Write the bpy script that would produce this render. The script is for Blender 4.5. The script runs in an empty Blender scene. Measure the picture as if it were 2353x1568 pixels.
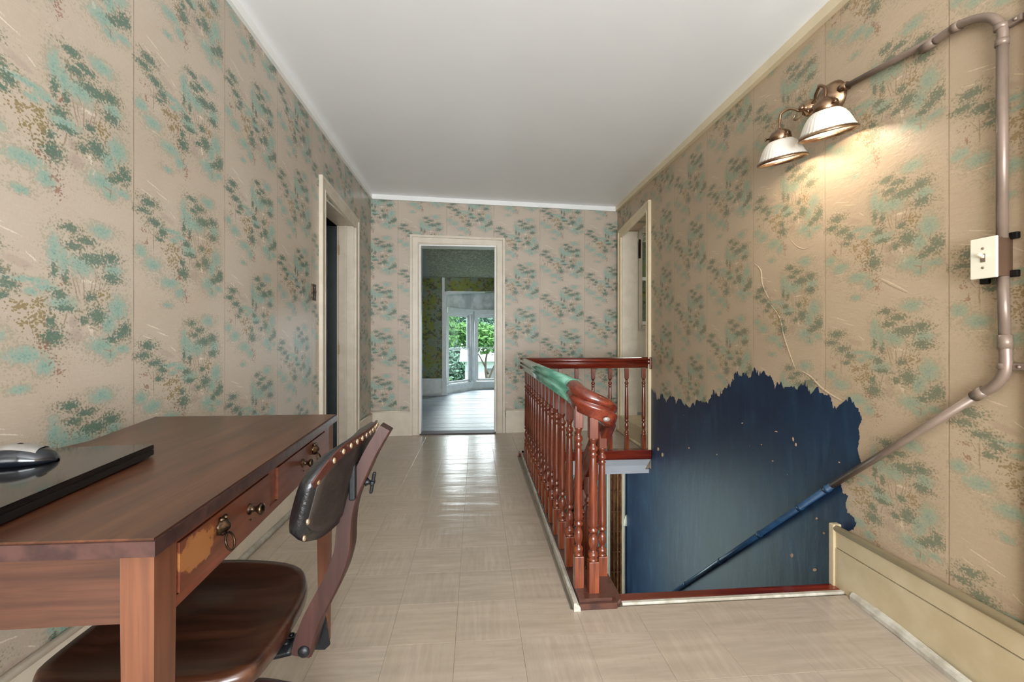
import bpy, bmesh, math, random
from mathutils import Vector, Matrix, Euler
random.seed(7)
PI = math.pi
scene = bpy.context.scene
COL = scene.collection

# ------------------------------------------------------------------ camera
CAMH = 1.05
YAW = math.radians(4.72)
CY, SY = math.cos(YAW), math.sin(YAW)
cam_data = bpy.data.cameras.new('camera')
cam_data.sensor_width = 36.0
cam_data.lens = 36.0 * 1000.0 / 2353.0
cam_data.shift_y = -6.0 / 2353.0
cam_data.clip_start = 0.02
cam_data.clip_end = 300
cam = bpy.data.objects.new('camera', cam_data)
cam.location = (0, 0, CAMH)
cam.rotation_euler = (PI / 2, 0, -YAW)
COL.objects.link(cam)
scene.camera = cam

# ------------------------------------------------------------------ world, lights, exposure
world = bpy.data.worlds.new('sky')
scene.world = world
world.use_nodes = True
wt = world.node_tree
bg = wt.nodes['Background']
bg.inputs['Color'].default_value = (0.80, 0.90, 1.0, 1)
bg.inputs['Strength'].default_value = 2.6

def light(name, kind, loc, energy, color=(1, 1, 1), size=1.0, size_y=None, target=None, **kw):
    d = bpy.data.lights.new(name, kind)
    d.energy = energy
    d.color = color
    if kind == 'AREA':
        d.size = size
        if size_y:
            d.shape = 'RECTANGLE'
            d.size_y = size_y
    elif kind in ('POINT', 'SPOT'):
        d.shadow_soft_size = size
    for k, v in kw.items():
        setattr(d, k, v)
    o = bpy.data.objects.new(name, d)
    o.location = loc
    if target is not None:
        o.rotation_euler = (Vector(target) - Vector(loc)).to_track_quat('-Z', 'Y').to_euler()
    COL.objects.link(o)
    return o

light('sun', 'SUN', (5, -5, 12), 2.5, (1, 0.96, 0.88), target=(4.0, 3.0, 0), angle=0.05)
# added fill light, unseen, shining in through the rear wall opening
light('rear_fill_light', 'AREA', (0.25, -2.35, 1.1), 200, (0.95, 0.98, 1.0), 2.4, 1.7, target=(0.25, 0, 2.5))
# added fill light, unseen above the window heads, brightening far room and floor
light('bay_fill_light', 'AREA', (0.4, 11.3, 2.55), 460, (0.90, 0.96, 1.0), 3.6, 1.3, target=(-0.1, 6.5, 0.4))
# lamp added outside the side room window, for its daylight
light('side_window_light', 'AREA', (2.5, 5.35, 1.75), 60, (1.0, 0.98, 0.94), 1.0, 1.1, target=(2.3, 3.6, 1.0))
# added greenish lamp, unseen in the stairwell, for assumed daylight on the blue wall
light('stairwell_fill_light', 'AREA', (0.62, 4.22, -0.95), 9, (0.80, 1.0, 0.92), 0.8, 1.4, target=(1.6, 3.7, -0.95), specular_factor=0.3)

scene.view_settings.view_transform = 'Standard'
scene.view_settings.look = 'None'
scene.view_settings.exposure = 0.48
scene.view_settings.gamma = 1.0
scene.view_settings.use_curve_mapping = False
cyc = scene.cycles
cyc.max_bounces = 8
cyc.diffuse_bounces = 4
cyc.glossy_bounces = 4
cyc.transmission_bounces = 6
cyc.transparent_max_bounces = 8
cyc.caustics_reflective = False
cyc.caustics_refractive = False
cyc.sample_clamp_indirect = 4.0
cyc.use_denoising = True
cyc.use_adaptive_sampling = True
cyc.adaptive_threshold = 0.04

# ------------------------------------------------------------------ measuring helpers (photo survey -> world metres)
def ray(px, py):
    l = (px - 1176.5) / 1000.0
    return Vector((l * CY + SY, -l * SY + CY, (778.0 - py) / 1000.0))
def onX(px, py, X):
    r = ray(px, py); t = X / r.x
    return Vector((X, r.y * t, CAMH + r.z * t))
def onY(px, py, Y):
    r = ray(px, py); t = Y / r.y
    return Vector((r.x * t, Y, CAMH + r.z * t))
def onZ(px, py, Z):
    r = ray(px, py); t = (Z - CAMH) / r.z
    return Vector((r.x * t, r.y * t, Z))
XL = -1.125
def XR(Y): return 1.542 + 0.02675 * (Y - 1.73)
def YB(X): return 4.776 + 0.0476 * (X + 1.125)
def onR(px, py, off=0.0):          # on the right wall, off metres in front of it
    r = ray(px, py)
    t = (1.542 - 0.02675 * 1.73 - off) / (r.x - 0.02675 * r.y)
    return Vector((r.x * t, r.y * t, CAMH + r.z * t))
def onB(px, py, off=0.0):
    r = ray(px, py)
    t = (4.776 + 0.0476 * 1.125 - off) / (r.y - 0.0476 * r.x)
    return Vector((r.x * t, r.y * t, CAMH + r.z * t))
def zl(Y): return 2.543 + 0.0133 * (4.776 - Y)       # underside of the left cornice
def zr(Y): return 2.512 - 0.0192 * (4.907 - Y)       # underside of the right cornice
def zc(X, Y):
    f = (X - XL) / (XR(Y) - XL)
    return zl(Y) * (1 - f) + zr(Y) * f + 0.05

# ------------------------------------------------------------------ node helpers
def sc(r, g, b):
    f = lambda c: (c / 255 / 12.92) if c / 255 <= 0.04045 else ((c / 255 + 0.055) / 1.055) ** 2.4
    return (f(r), f(g), f(b), 1.0)

class NT:
    def __init__(s, tree):
        s.t = tree
    def new(s, kind, **kw):
        n = s.t.nodes.new(kind)
        for k, v in kw.items():
            setattr(n, k, v)
        return n
    def put(s, sock, v):
        if hasattr(v, 'is_output') or isinstance(v, bpy.types.NodeSocket):
            s.t.links.new(v, sock)
        else:
            sock.default_value = v
    def math(s, op, a, b=None, c=None, clamp=False):
        n = s.new('ShaderNodeMath', operation=op, use_clamp=clamp)
        s.put(n.inputs[0], a)
        if b is not None: s.put(n.inputs[1], b)
        if c is not None: s.put(n.inputs[2], c)
        return n.outputs[0]
    def vmath(s, op, a, b=None):
        n = s.new('ShaderNodeVectorMath', operation=op)
        s.put(n.inputs[0], a)
        if b is not None: s.put(n.inputs[1], b)
        return n.outputs['Value'] if op in ('LENGTH', 'DOT_PRODUCT') else n.outputs[0]
    def mix(s, f, a, b, blend='MIX'):
        n = s.new('ShaderNodeMix', data_type='RGBA', blend_type=blend)
        s.put(n.inputs[0], f); s.put(n.inputs[6], a); s.put(n.inputs[7], b)
        return n.outputs[2]
    def noise(s, vec, scale, detail=3, rough=0.5, dist=0.0):
        n = s.new('ShaderNodeTexNoise')
        if vec is not None: s.put(n.inputs['Vector'], vec)
        n.inputs['Scale'].default_value = scale
        n.inputs['Detail'].default_value = detail
        n.inputs['Roughness'].default_value = rough
        n.inputs['Distortion'].default_value = dist
        return n.outputs['Fac']
    def step(s, v, lo, hi):
        n = s.new('ShaderNodeMapRange', interpolation_type='SMOOTHSTEP')
        s.put(n.inputs[0], v)
        n.inputs[1].default_value = lo; n.inputs[2].default_value = hi
        n.inputs[3].default_value = 0; n.inputs[4].default_value = 1
        return n.outputs[0]
    def scale(s, vec, v3):
        return s.vmath('MULTIPLY', vec, v3)
    def xyz(s, x, y, z):
        n = s.new('ShaderNodeCombineXYZ')
        s.put(n.inputs[0], x); s.put(n.inputs[1], y); s.put(n.inputs[2], z)
        return n.outputs[0]
    def sep(s, v):
        n = s.new('ShaderNodeSeparateXYZ'); s.put(n.inputs[0], v)
        return n.outputs
    def bump(s, h, strength=0.3, dist=0.01):
        n = s.new('ShaderNodeBump')
        n.inputs['Strength'].default_value = strength
        n.inputs['Distance'].default_value = dist
        s.put(n.inputs['Height'], h)
        return n.outputs[0]

def mat(name):
    m = bpy.data.materials.new(name)
    m.use_nodes = True
    b = m.node_tree.nodes['Principled BSDF']
    return m, NT(m.node_tree), b

def plain(name, c, rough=0.5, metal=0.0, var=0.12, vscale=6.0, bump=0.0, bscale=60, coat=0.0, spec=0.5, c2=None, streak=None):
    m, n, b = mat(name)
    tc = n.new('ShaderNodeTexCoord').outputs['Object']
    v = n.scale(tc, streak) if streak else tc
    f = n.noise(v, vscale, 4, 0.6)
    dark = c2 if c2 else tuple(x * (1 - var * 2) for x in c[:3]) + (1,)
    col = n.mix(n.step(f, 0.35, 0.65), dark, c)
    n.put(b.inputs['Base Color'], col)
    b.inputs['Roughness'].default_value = rough
    b.inputs['Metallic'].default_value = metal
    b.inputs['Specular IOR Level'].default_value = spec
    b.inputs['Coat Weight'].default_value = coat
    b.inputs['Coat Roughness'].default_value = 0.12
    if bump:
        n.put(b.inputs['Normal'], n.bump(n.noise(v, bscale, 3), bump, 0.004))
    return m

def wood(name, c1, c2, c3, axis=1, scale=1.0, rough=0.35, coat=0.3, spec=0.5):
    m, n, b = mat(name)
    tc = n.new('ShaderNodeTexCoord').outputs['Object']
    s = [14.0 * scale] * 3
    s[axis] = 1.1 * scale
    v = n.scale(tc, tuple(s))
    a = n.noise(v, 1.6, 4, 0.6, 0.6)
    s2 = [90.0 * scale] * 3
    s2[axis] = 2.5 * scale
    g = n.noise(n.scale(tc, tuple(s2)), 1.5, 3, 0.6)
    big = n.noise(tc, 3.0, 2)
    col = n.mix(n.step(a, 0.36, 0.66), c1, c2)
    col = n.mix(n.math('MULTIPLY', n.step(g, 0.42, 0.72), 0.45), col, c3)
    col = n.mix(n.math('MULTIPLY', n.step(big, 0.4, 0.7), 0.3), col, c1)
    n.put(b.inputs['Base Color'], col)
    b.inputs['Roughness'].default_value = rough
    b.inputs['Coat Weight'].default_value = coat
    b.inputs['Coat Roughness'].default_value = 0.2
    b.inputs['Specular IOR Level'].default_value = spec
    n.put(b.inputs['Normal'], n.bump(g, 0.08, 0.002))
    return m

# ------------------------------------------------------------------ wallpaper: a printed landscape repeat, half drop
def wallpaper_group():
    g = bpy.data.node_groups.new('landscape_print', 'ShaderNodeTree')
    g.interface.new_socket('UV', in_out='INPUT', socket_type='NodeSocketVector')
    g.interface.new_socket('Color', in_out='OUTPUT', socket_type='NodeSocketColor')
    g.interface.new_socket('Bump', in_out='OUTPUT', socket_type='NodeSocketFloat')
    gi = g.nodes.new('NodeGroupInput'); go = g.nodes.new('NodeGroupOutput')
    n = NT(g)
    uv = gi.outputs[0]
    su = n.sep(uv)
    W, H = 0.52, 0.495
    uo = n.math('ADD', su[0], 0.283)
    i = n.math('FLOOR', n.math('DIVIDE', uo, W))
    uu = n.math('SUBTRACT', n.math('SUBTRACT', uo, n.math('MULTIPLY', i, W)), 0.283)
    odd = n.math('PINGPONG', i, 1.0)
    vv0 = n.math('ADD', n.math('ADD', su[1], n.math('MULTIPLY', odd, H / 2)), 0.212)
    vv = n.math('SUBTRACT', n.math('FLOORED_MODULO', vv0, H), 0.212)
    p0 = n.xyz(uu, vv, 0.0)
    # leaf-scale warp of the coordinates
    nz = n.new('ShaderNodeTexNoise'); nz.inputs['Scale'].default_value = 42; nz.inputs['Detail'].default_value = 2
    n.put(nz.inputs['Vector'], n.vmath('ADD', uv, (3.1, 7.7, 0.0)))
    wv = n.vmath('SUBTRACT', nz.outputs['Color'], (0.5, 0.5, 0.5))
    p = n.vmath('ADD', p0, n.scale(wv, (0.020, 0.016, 0.0)))
    pt = n.vmath('ADD', p0, n.scale(wv, (0.007, 0.004, 0.0)))
    KX, KY = 0.00085, 0.000588
    _p = n.sep(p); _q = n.sep(pt)
    p = (_p[0], _p[1]); pt = (_q[0], _q[1])
    carry = [None]
    frames = {}
    def frame(src_key, rot):
        # the coordinates turned by -rot, shared by all ellipses of that tilt
        if (src_key, rot) not in frames:
            s0 = {'p': p, 't': pt}[src_key]
            if rot == 0: frames[(src_key, rot)] = s0
            else:
                cr, sr = math.cos(math.radians(-rot)), math.sin(math.radians(-rot))
                frames[(src_key, rot)] = (n.math('ADD', n.math('MULTIPLY', s0[0], cr), n.math('MULTIPLY', s0[1], -sr)),
                                          n.math('ADD', n.math('MULTIPLY', s0[0], sr), n.math('MULTIPLY', s0[1], cr)))
        return frames[(src_key, rot)]
    def field(items, key, grow=1.0):
        # each ellipse takes the running value in z (scaled away) so that the nodes are evaluated one after another
        out = None
        for it in items:
            cx, cy, rx, ry = it[:4]
            rot = it[4] if len(it) > 4 else 0
            fx_, fy_ = frame(key, rot)
            X, Y = (cx - 1200) * KX - 0.026, (490 - cy) * KY
            cr, sr = math.cos(math.radians(-rot)), math.sin(math.radians(-rot))
            X, Y = X*cr - Y*sr, X*sr + Y*cr
            ax, ay = 1/(rx*KX*grow), 1/(ry*KY*grow)
            ma = n.new('ShaderNodeVectorMath', operation='MULTIPLY_ADD')
            n.put(ma.inputs[0], n.xyz(fx_, fy_, carry[0] if carry[0] is not None else 0.0))
            ma.inputs[1].default_value = (ax, ay, 1e-5); ma.inputs[2].default_value = (-X*ax, -Y*ay, 0)
            d = n.vmath('LENGTH', ma.outputs[0])
            out = d if out is None else n.math('MINIMUM', out, d)
            carry[0] = out
        return out
    L = [(1375,62,50,38),(1200,205,24,80),(1232,250,24,70),(1290,255,62,52),(1425,250,40,40),(1120,356,80,14),(1175,380,45,18),
         (1235,445,55,34),(1132,408,28,16),(945,530,34,36),(1008,592,50,40),(1110,682,62,36),(1172,735,34,38),(1095,822,30,20),
         (1442,450,42,70),(1405,530,34,60),(1375,645,60,46),(1408,700,34,28),(1465,665,36,24)]
    D = [(1255,88,34,22),(1272,166,34,20),(1345,212,60,30),(1412,190,38,30),(1418,296,38,28),(1312,130,40,20),(985,232,42,26),
         (955,290,42,20),(1020,335,42,24),(1064,382,26,28),(1045,430,24,14),(1242,470,42,16),(1218,408,30,22),(1355,494,36,44),
         (1302,525,22,22),(1452,592,30,28),(1478,562,30,42),(1195,602,36,40),(1190,535,18,26),(1420,615,24,20),(1330,405,22,22),
         (1200,300,12,40),(1240,330,12,34)]
    O = [(1098,472,32,30),(1146,455,32,24),(1160,520,34,36),(1118,545,24,26),(1163,592,24,26),(1376,392,28,36)]
    R = [(1215,765,18,50),(1198,712,16,26),(958,402,22,14),(972,470,18,22),(1165,640,26,20),(1226,350,16,24)]
    Pm = [(1264,530,26,44),(1275,600,44,60,15)]
    M = [(1090,285,66,26,-15)]
    Wt = [(1010,120,60,5,-15),(1060,160,52,5,-15),(985,185,48,4,-15),(1130,255,30,5,-35),(1325,330,40,12),(1330,560,12,40,15),(1345,620,14,30,15),(1010,640,50,4)]
    T = [(1272,368,3.2,84,15),(1284,360,2.2,70,15),(1304,372,3.2,80,0),(1330,372,3,80,-15),(1345,360,2.4,76,-15),(1366,352,2.6,66,-15),(1396,325,2.4,50,-35),(1350,300,2.4,54,0),(1290,300,2.2,44,35),(1012,448,3.4,98,0),(1030,400,2.2,40,-35),(992,400,2.2,36,35),(1130,560,2.4,50,15),(1450,520,2.4,50,0),(1420,600,2.2,40,-15),
         (1238,520,4,46,-15),(1400,672,28,4,-15),(1412,690,4,34,0)]
    fine = n.noise(uv, 150, 3, 0.62)
    vor = n.new('ShaderNodeTexVoronoi'); vor.inputs['Scale'].default_value = 120
    n.put(vor.inputs['Vector'], n.vmath('ADD', n.scale(uv, (1, 1.2, 1)), n.scale(wv, (0.02, 0.02, 0))))
    leaf = n.math('ADD', n.math('MULTIPLY', vor.outputs['Distance'], -0.9), n.math('MULTIPLY_ADD', fine, 0.9, 0.45))
    strk = n.noise(n.scale(uv, (170, 42, 1)), 1.0, 3, 0.6)
    def mask(fld, tex, k, lo, hi):
        v = n.math('ADD', n.math('SUBTRACT', 1.0, fld), n.math('MULTIPLY', n.math('SUBTRACT', tex, 0.5), k))
        return n.step(v, lo, hi)
    big = n.noise(uv, 1.7, 3)
    gr = n.noise(n.scale(uv, (260, 60, 1)), 1.0, 2)
    col = n.mix(n.step(big, 0.3, 0.7), sc(178, 164, 148), sc(187, 174, 160))
    col = n.mix(n.math('MULTIPLY', n.step(gr, 0.35, 0.7), 0.18), col, sc(164, 147, 129))
    hz = n.math('MULTIPLY', n.step(n.noise(n.scale(uv, (30, 200, 1)), 1.0, 2), 0.5, 0.75), 0.14)
    col = n.mix(hz, col, sc(212, 198, 182))
    col = n.mix(n.math('MULTIPLY', mask(field(M, 't'), strk, 0.8, 0.1, 0.5), 0.5), col, sc(164, 145, 136))
    col = n.mix(n.math('MULTIPLY', mask(field(Pm, 't'), strk, 0.9, 0.1, 0.7), 0.6), col, sc(160, 141, 132))
    col = n.mix(n.math('MULTIPLY', mask(field(Wt, 't'), strk, 1.6, 0.1, 0.6), 0.7), col, sc(221, 209, 193))
    lm = field(L, 'p', 1.2)
    dm = field(D, 'p', 1.3)
    hal = n.math('MULTIPLY', n.math('MINIMUM', lm, dm), 0.62)
    col = n.mix(n.math('MULTIPLY', mask(hal, leaf, 2.4, 0.0, 0.4), 0.42), col, sc(140, 138, 118))
    tw = n.step(n.math('ABSOLUTE', n.math('SUBTRACT', strk, 0.5)), 0.0, 0.035)
    col = n.mix(n.math('MULTIPLY', n.math('SUBTRACT', 1.0, tw), n.math('MULTIPLY', n.step(n.math('SUBTRACT', 1.0, hal), 0.05, 0.4), 0.30)), col, sc(120, 112, 92))
    col = n.mix(n.math('MULTIPLY', mask(lm, strk, 2.0, -0.05, 0.6), 0.8), col, sc(138, 166, 154))
    col = n.mix(n.math('MULTIPLY', mask(lm, fine, 3.4, 0.6, 1.1), 0.55), col, sc(98, 144, 138))
    col = n.mix(n.math('MULTIPLY', mask(field(T, 't'), fine, 1.2, 0.05, 0.5), 0.75), col, sc(139, 117, 99))
    col = n.mix(n.math('MULTIPLY', mask(field(O, 'p', 1.2), leaf, 2.8, 0.1, 0.4), 0.8), col, sc(128, 110, 66))
    col = n.mix(n.math('MULTIPLY', mask(dm, leaf, 2.8, -0.05, 0.3), 0.66), col, sc(112, 110, 88))
    col = n.mix(n.math('MULTIPLY', mask(dm, fine, 3.0, 0.22, 0.5), 0.8), col, sc(76, 108, 96))
    col = n.mix(n.math('MULTIPLY', mask(field(R, 'p', 1.1), leaf, 3.0, 0.35, 0.6), 0.7), col, sc(134, 92, 76))
    # paper seams
    sd = n.math('ABSOLUTE', n.math('SUBTRACT', n.math('FLOORED_MODULO', n.math('SUBTRACT', su[0], 0.246 - W / 2), W), W / 2))
    sm = n.math('SUBTRACT', 1.0, n.step(sd, 0.0006, 0.0028))
    sm2 = n.math('MULTIPLY', sm, n.math('MULTIPLY_ADD', n.noise(n.scale(uv, (1, 6, 1)), 1.5, 3), 1.1, 0.05))
    col = n.mix(sm2, col, sc(120, 98, 76))
    # brown ageing of the paper
    age = n.step(n.noise(n.scale(uv, (1.0, 0.5, 1)), 2.3, 4, 0.6), 0.55, 0.8)
    col = n.mix(n.math('MULTIPLY', age, 0.22), col, sc(158, 128, 92))
    g.links.new(col, go.inputs[0])
    wr = n.noise(n.scale(uv, (26, 60, 1)), 1.0, 3, 0.55, 0.6)
    bmp = n.math('SUBTRACT', n.math('ADD', wr, n.math('MULTIPLY', fine, 0.25)), n.math('MULTIPLY', sm, 0.5))
    g.links.new(bmp, go.inputs[1])
    return g
WPG = wallpaper_group()

def wallpaper(name, rough, bump, lamp_tint=None, bdist=0.004, fade=0.0):
    m, n, b = mat(name)
    uv = n.new('ShaderNodeUVMap').outputs[0]
    gn = n.new('ShaderNodeGroup'); gn.node_tree = WPG
    n.put(gn.inputs[0], uv)
    col = gn.outputs[0]
    if lamp_tint:
        col = n.mix(1.0, col, lamp_tint, 'MULTIPLY')
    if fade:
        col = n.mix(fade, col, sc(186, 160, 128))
    n.put(b.inputs['Base Color'], col)
    b.inputs['Roughness'].default_value = rough
    b.inputs['Specular IOR Level'].default_value = 0.5
    n.put(b.inputs['Normal'], n.bump(gn.outputs[1], bump, bdist))
    return m

M = {}
M['paper_left'] = wallpaper('wallpaper_left', 0.30, 0.14)
M['paper_back'] = wallpaper('wallpaper_back', 0.5, 0.15)
M['paper_right'] = wallpaper('wallpaper_right', 0.48, 0.34, (1.0, 0.91, 0.78, 1), 0.005, 0.2)  # warm lamplight on this wall is put into the paper colour
M['cream'] = plain('cream_paint', sc(208, 197, 180), 0.42, var=0.05, vscale=9, bump=0.1, bscale=40)
M['cream_old'] = plain('old_cream_paint', sc(200, 184, 152), 0.45, c2=sc(186, 168, 134), vscale=5, bump=0.12, bscale=60)
M['cream_wall'] = plain('cream_plaster', sc(224, 214, 196), 0.6, var=0.04, vscale=5)
M['ceiling'] = plain('ceiling_paint', sc(242, 243, 245), 0.38, var=0.012, vscale=1.5, bump=0.03, bscale=3)
M['white_trim'] = plain('white_trim_paint', sc(236, 236, 234), 0.4, var=0.02)
M['tan_trim'] = plain('tan_trim_paint', sc(222, 205, 172), 0.4, var=0.04)
M['dusty_white'] = plain('worn_white_paint', sc(206, 202, 190), 0.45, c2=sc(172, 165, 150), vscale=14, bump=0.1, bscale=60)
M['fascia'] = plain('grey_white_fascia_paint', sc(186, 190, 196), 0.4, var=0.03)
M['red_wood'] = wood('red_varnished_wood', sc(94, 38, 21), sc(142, 72, 38), sc(68, 24, 13), 2, 1.2, 0.24, 0.5)
M['red_wood_x'] = wood('red_varnished_rail_wood', sc(84, 22, 12), sc(128, 44, 22), sc(54, 12, 8), 0, 1.0, 0.22, 0.7)
M['curve_wood'] = wood('red_varnished_curve_wood', sc(88, 30, 18), sc(128, 52, 30), sc(60, 16, 12), 1, 1.0, 0.2, 0.7)
M['dark_plinth'] = plain('worn_dark_plinth', sc(88, 52, 40), 0.35, c2=sc(60, 34, 28), vscale=14, bump=0.4, bscale=50, coat=0.3)
M['desk_top'] = wood('mahogany_top', sc(68, 39, 26), sc(94, 56, 36), sc(50, 28, 19), 1, 1.0, 0.34, 0.15)
M['desk_side'] = wood('mahogany_side', sc(96, 48, 32), sc(128, 68, 46), sc(72, 34, 25), 1, 1.2, 0.36, 0.15)
M['desk_apron'] = wood('mahogany_apron', sc(60, 35, 26), sc(84, 51, 37), sc(46, 26, 21), 0, 1.2, 0.36, 0.15)
M['desk_leg'] = wood('mahogany_leg', sc(90, 52, 35), sc(110, 68, 46), sc(74, 42, 29), 2, 1.3, 0.38, 0.1)
M['desk_edge'] = plain('worn_dark_edge', sc(72, 46, 42), 0.3, c2=sc(48, 29, 29), vscale=30, bump=0.15, coat=0.2)
M['drawer'] = wood('mahogany_drawer', sc(88, 44, 31), sc(118, 66, 42), sc(66, 32, 25), 1, 0.8, 0.36, 0.15)
M['drawer'] = wood('mahogany_drawer', sc(88, 44, 31), sc(118, 66, 42), sc(66, 32, 25), 1, 0.8, 0.36, 0.15)
def worn_patch(m):
    n = NT(m.node_tree); b = m.node_tree.nodes['Principled BSDF']
    lk = b.inputs['Base Color'].links[0].from_socket
    tc = n.new('ShaderNodeTexCoord').outputs['Object']; x, y, z = n.sep(tc)
    nz = n.noise(tc, 38, 4, 0.65)
    d = n.vmath('LENGTH', n.scale(n.vmath('SUBTRACT', tc, (0.0, -0.365, 0.712)), (0.0, 18.0, 36.0)))
    k = n.step(n.math('ADD', n.math('SUBTRACT', 1.0, d), n.math('MULTIPLY', n.math('SUBTRACT', nz, 0.5), 1.9)), 0.0, 0.18)
    n.put(b.inputs['Base Color'], n.mix(n.math('MULTIPLY', k, 0.8), lk, sc(158, 104, 58)))
worn_patch(M['drawer'])
M['chair_wood'] = wood('dark_walnut_seat', sc(46, 25, 18), sc(78, 46, 31), sc(34, 18, 13), 0, 0.8, 0.28, 0.35)
M['chair_bar'] = wood('walnut_bar', sc(50, 29, 25), sc(68, 41, 35), sc(38, 22, 20), 2, 1.2, 0.45, 0.0, 0.3)
M['leather'] = plain('black_leather', sc(24, 25, 28), 0.3, var=0.2, vscale=20, bump=0.35, bscale=160, coat=0.2)
M['pad_panel'] = plain('dark_back_panel', sc(44, 36, 32), 0.5, c2=sc(28, 22, 20), vscale=30, bump=0.2)
M['nail'] = plain('brass_nail', sc(226, 200, 170), 0.25, metal=0.9, var=0.1)
M['iron'] = plain('black_iron', sc(36, 38, 41), 0.38, metal=0.5, var=0.2, vscale=20, bump=0.2)
M['brass'] = plain('dark_antique_brass', sc(96, 76, 56), 0.3, metal=0.9, c2=sc(40, 30, 26), vscale=60)
M['lamp_metal'] = plain('brushed_bronze', sc(176, 148, 118), 0.24, metal=0.95, c2=sc(120, 92, 72), vscale=10)
M['conduit'] = plain('grey_conduit', sc(128, 110, 97), 0.34, metal=0.15, var=0.08, vscale=12)
M['conduit_dark'] = plain('brown_metal_box', sc(104, 80, 64), 0.4, metal=0.4, var=0.1)
M['switch_plate'] = plain('ivory_plate', sc(236, 228, 208), 0.3, var=0.01)
M['toggle'] = plain('cream_toggle', sc(238, 222, 186), 0.3, var=0.01)
M['black_metal'] = plain('black_metal', sc(40, 36, 34), 0.4, metal=0.6)
M['laptop'] = plain('glossy_black_plastic', sc(8, 8, 10), 0.07, var=0.02, spec=0.45)
M['laptop_base'] = plain('matt_black_plastic', sc(12, 12, 13), 0.35, var=0.1)
M['silver'] = plain('silver_plastic', sc(150, 146, 142), 0.35, metal=0.3, var=0.06, vscale=60)
M['gloss_black'] = plain('black_mouse_plastic', sc(18, 22, 30), 0.1, var=0.05, coat=0.5)
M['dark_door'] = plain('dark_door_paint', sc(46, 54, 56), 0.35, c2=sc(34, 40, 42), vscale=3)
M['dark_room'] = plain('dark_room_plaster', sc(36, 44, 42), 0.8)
M['green_paper'] = plain('mottled_green_paper', sc(112, 124, 62), 0.6, c2=sc(92, 106, 96), vscale=9, bump=0.2)
M['grey_planks'] = plain('grey_painted_boards', sc(158, 166, 174), 0.42, c2=sc(128, 137, 146), vscale=7, streak=(1, 8, 1), bump=0.1)
M['bay_white'] = plain('bay_white_paint', sc(224, 228, 230), 0.45, var=0.05, vscale=12)
M['bay_grey'] = plain('peeling_grey_panel', sc(176, 182, 182), 0.6, c2=sc(226, 228, 228), vscale=3.5)
M['house'] = plain('pale_siding', sc(206, 210, 216), 0.6, var=0.03)
M['roof'] = plain('grey_roof', sc(120, 120, 124), 0.7)
M['leaf_a'] = plain('bright_leaves', sc(112, 160, 84), 0.5, c2=sc(66, 112, 56), vscale=3)
M['leaf_b'] = plain('deep_leaves', sc(126, 160, 140), 0.5, c2=sc(92, 130, 108), vscale=3)
M['bark'] = plain('bark', sc(96, 82, 70), 0.8, bump=0.5, bscale=20)
M['ground'] = plain('grass_ground', sc(96, 138, 62), 0.9, var=0.2, vscale=0.8)
M['tread'] = plain('stair_tread_paint', sc(120, 96, 78), 0.5, var=0.1)
M['brown_lattice'] = plain('brown_lattice_wood', sc(150, 104, 66), 0.4, c2=sc(110, 70, 44), vscale=12)
M['teal_wall'] = plain('teal_wall_paint', sc(92, 120, 120), 0.5)
M['dark_brown'] = plain('dark_threshold', sc(54, 44, 42), 0.6)  # dark brown of the threshold itself and the slab under the far boards
M['chip'] = plain('bare_chip', sc(196, 160, 130), 0.8)

def glass_mat():
    m, n, b = mat('window_glass')
    out = m.node_tree.nodes['Material Output']
    tr = n.new('ShaderNodeBsdfTransparent'); tr.inputs[0].default_value = (0.96, 0.98, 0.97, 1)
    gl = n.new('ShaderNodeBsdfGlossy'); gl.inputs['Roughness'].default_value = 0.02
    mx = n.new('ShaderNodeMixShader')
    lw_ = n.new('ShaderNodeLayerWeight'); lw_.inputs['Blend'].default_value = 0.12
    n.put(mx.inputs[0], lw_.outputs['Fresnel']); n.put(mx.inputs[1], tr.outputs[0]); n.put(mx.inputs[2], gl.outputs[0])
    n.put(out.inputs[0], mx.outputs[0])
    return m
M['glass'] = glass_mat()

def shade_mat():
    m, n, b = mat('ribbed_frosted_glass')
    out = m.node_tree.nodes['Material Output']
    tr = n.new('ShaderNodeBsdfTranslucent'); tr.inputs[0].default_value = (1, 0.95, 0.86, 1)
    gl = n.new('ShaderNodeBsdfGlossy'); gl.inputs['Roughness'].default_value = 0.1; gl.inputs[0].default_value = (0.9, 0.9, 0.9, 1)
    df = n.new('ShaderNodeBsdfDiffuse'); df.inputs[0].default_value = (0.9, 0.86, 0.8, 1)
    m1 = n.new('ShaderNodeMixShader'); m1.inputs[0].default_value = 0.82
    n.put(m1.inputs[1], tr.outputs[0]); n.put(m1.inputs[2], df.outputs[0])
    m2 = n.new('ShaderNodeMixShader'); m2.inputs[0].default_value = 0.1
    n.put(m2.inputs[1], m1.outputs[0]); n.put(m2.inputs[2], gl.outputs[0])
    n.put(out.inputs[0], m2.outputs[0])
    return m
M['shade'] = shade_mat()
def emit_mat(name, c, s):
    m, n, b = mat(name)
    b.inputs['Base Color'].default_value = (0.8, 0.8, 0.8, 1)
    b.inputs['Emission Color'].default_value = c
    b.inputs['Emission Strength'].default_value = s
    return m
M['bulb'] = emit_mat('lit_bulb', (1, 0.86, 0.66, 1), 12)

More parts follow.
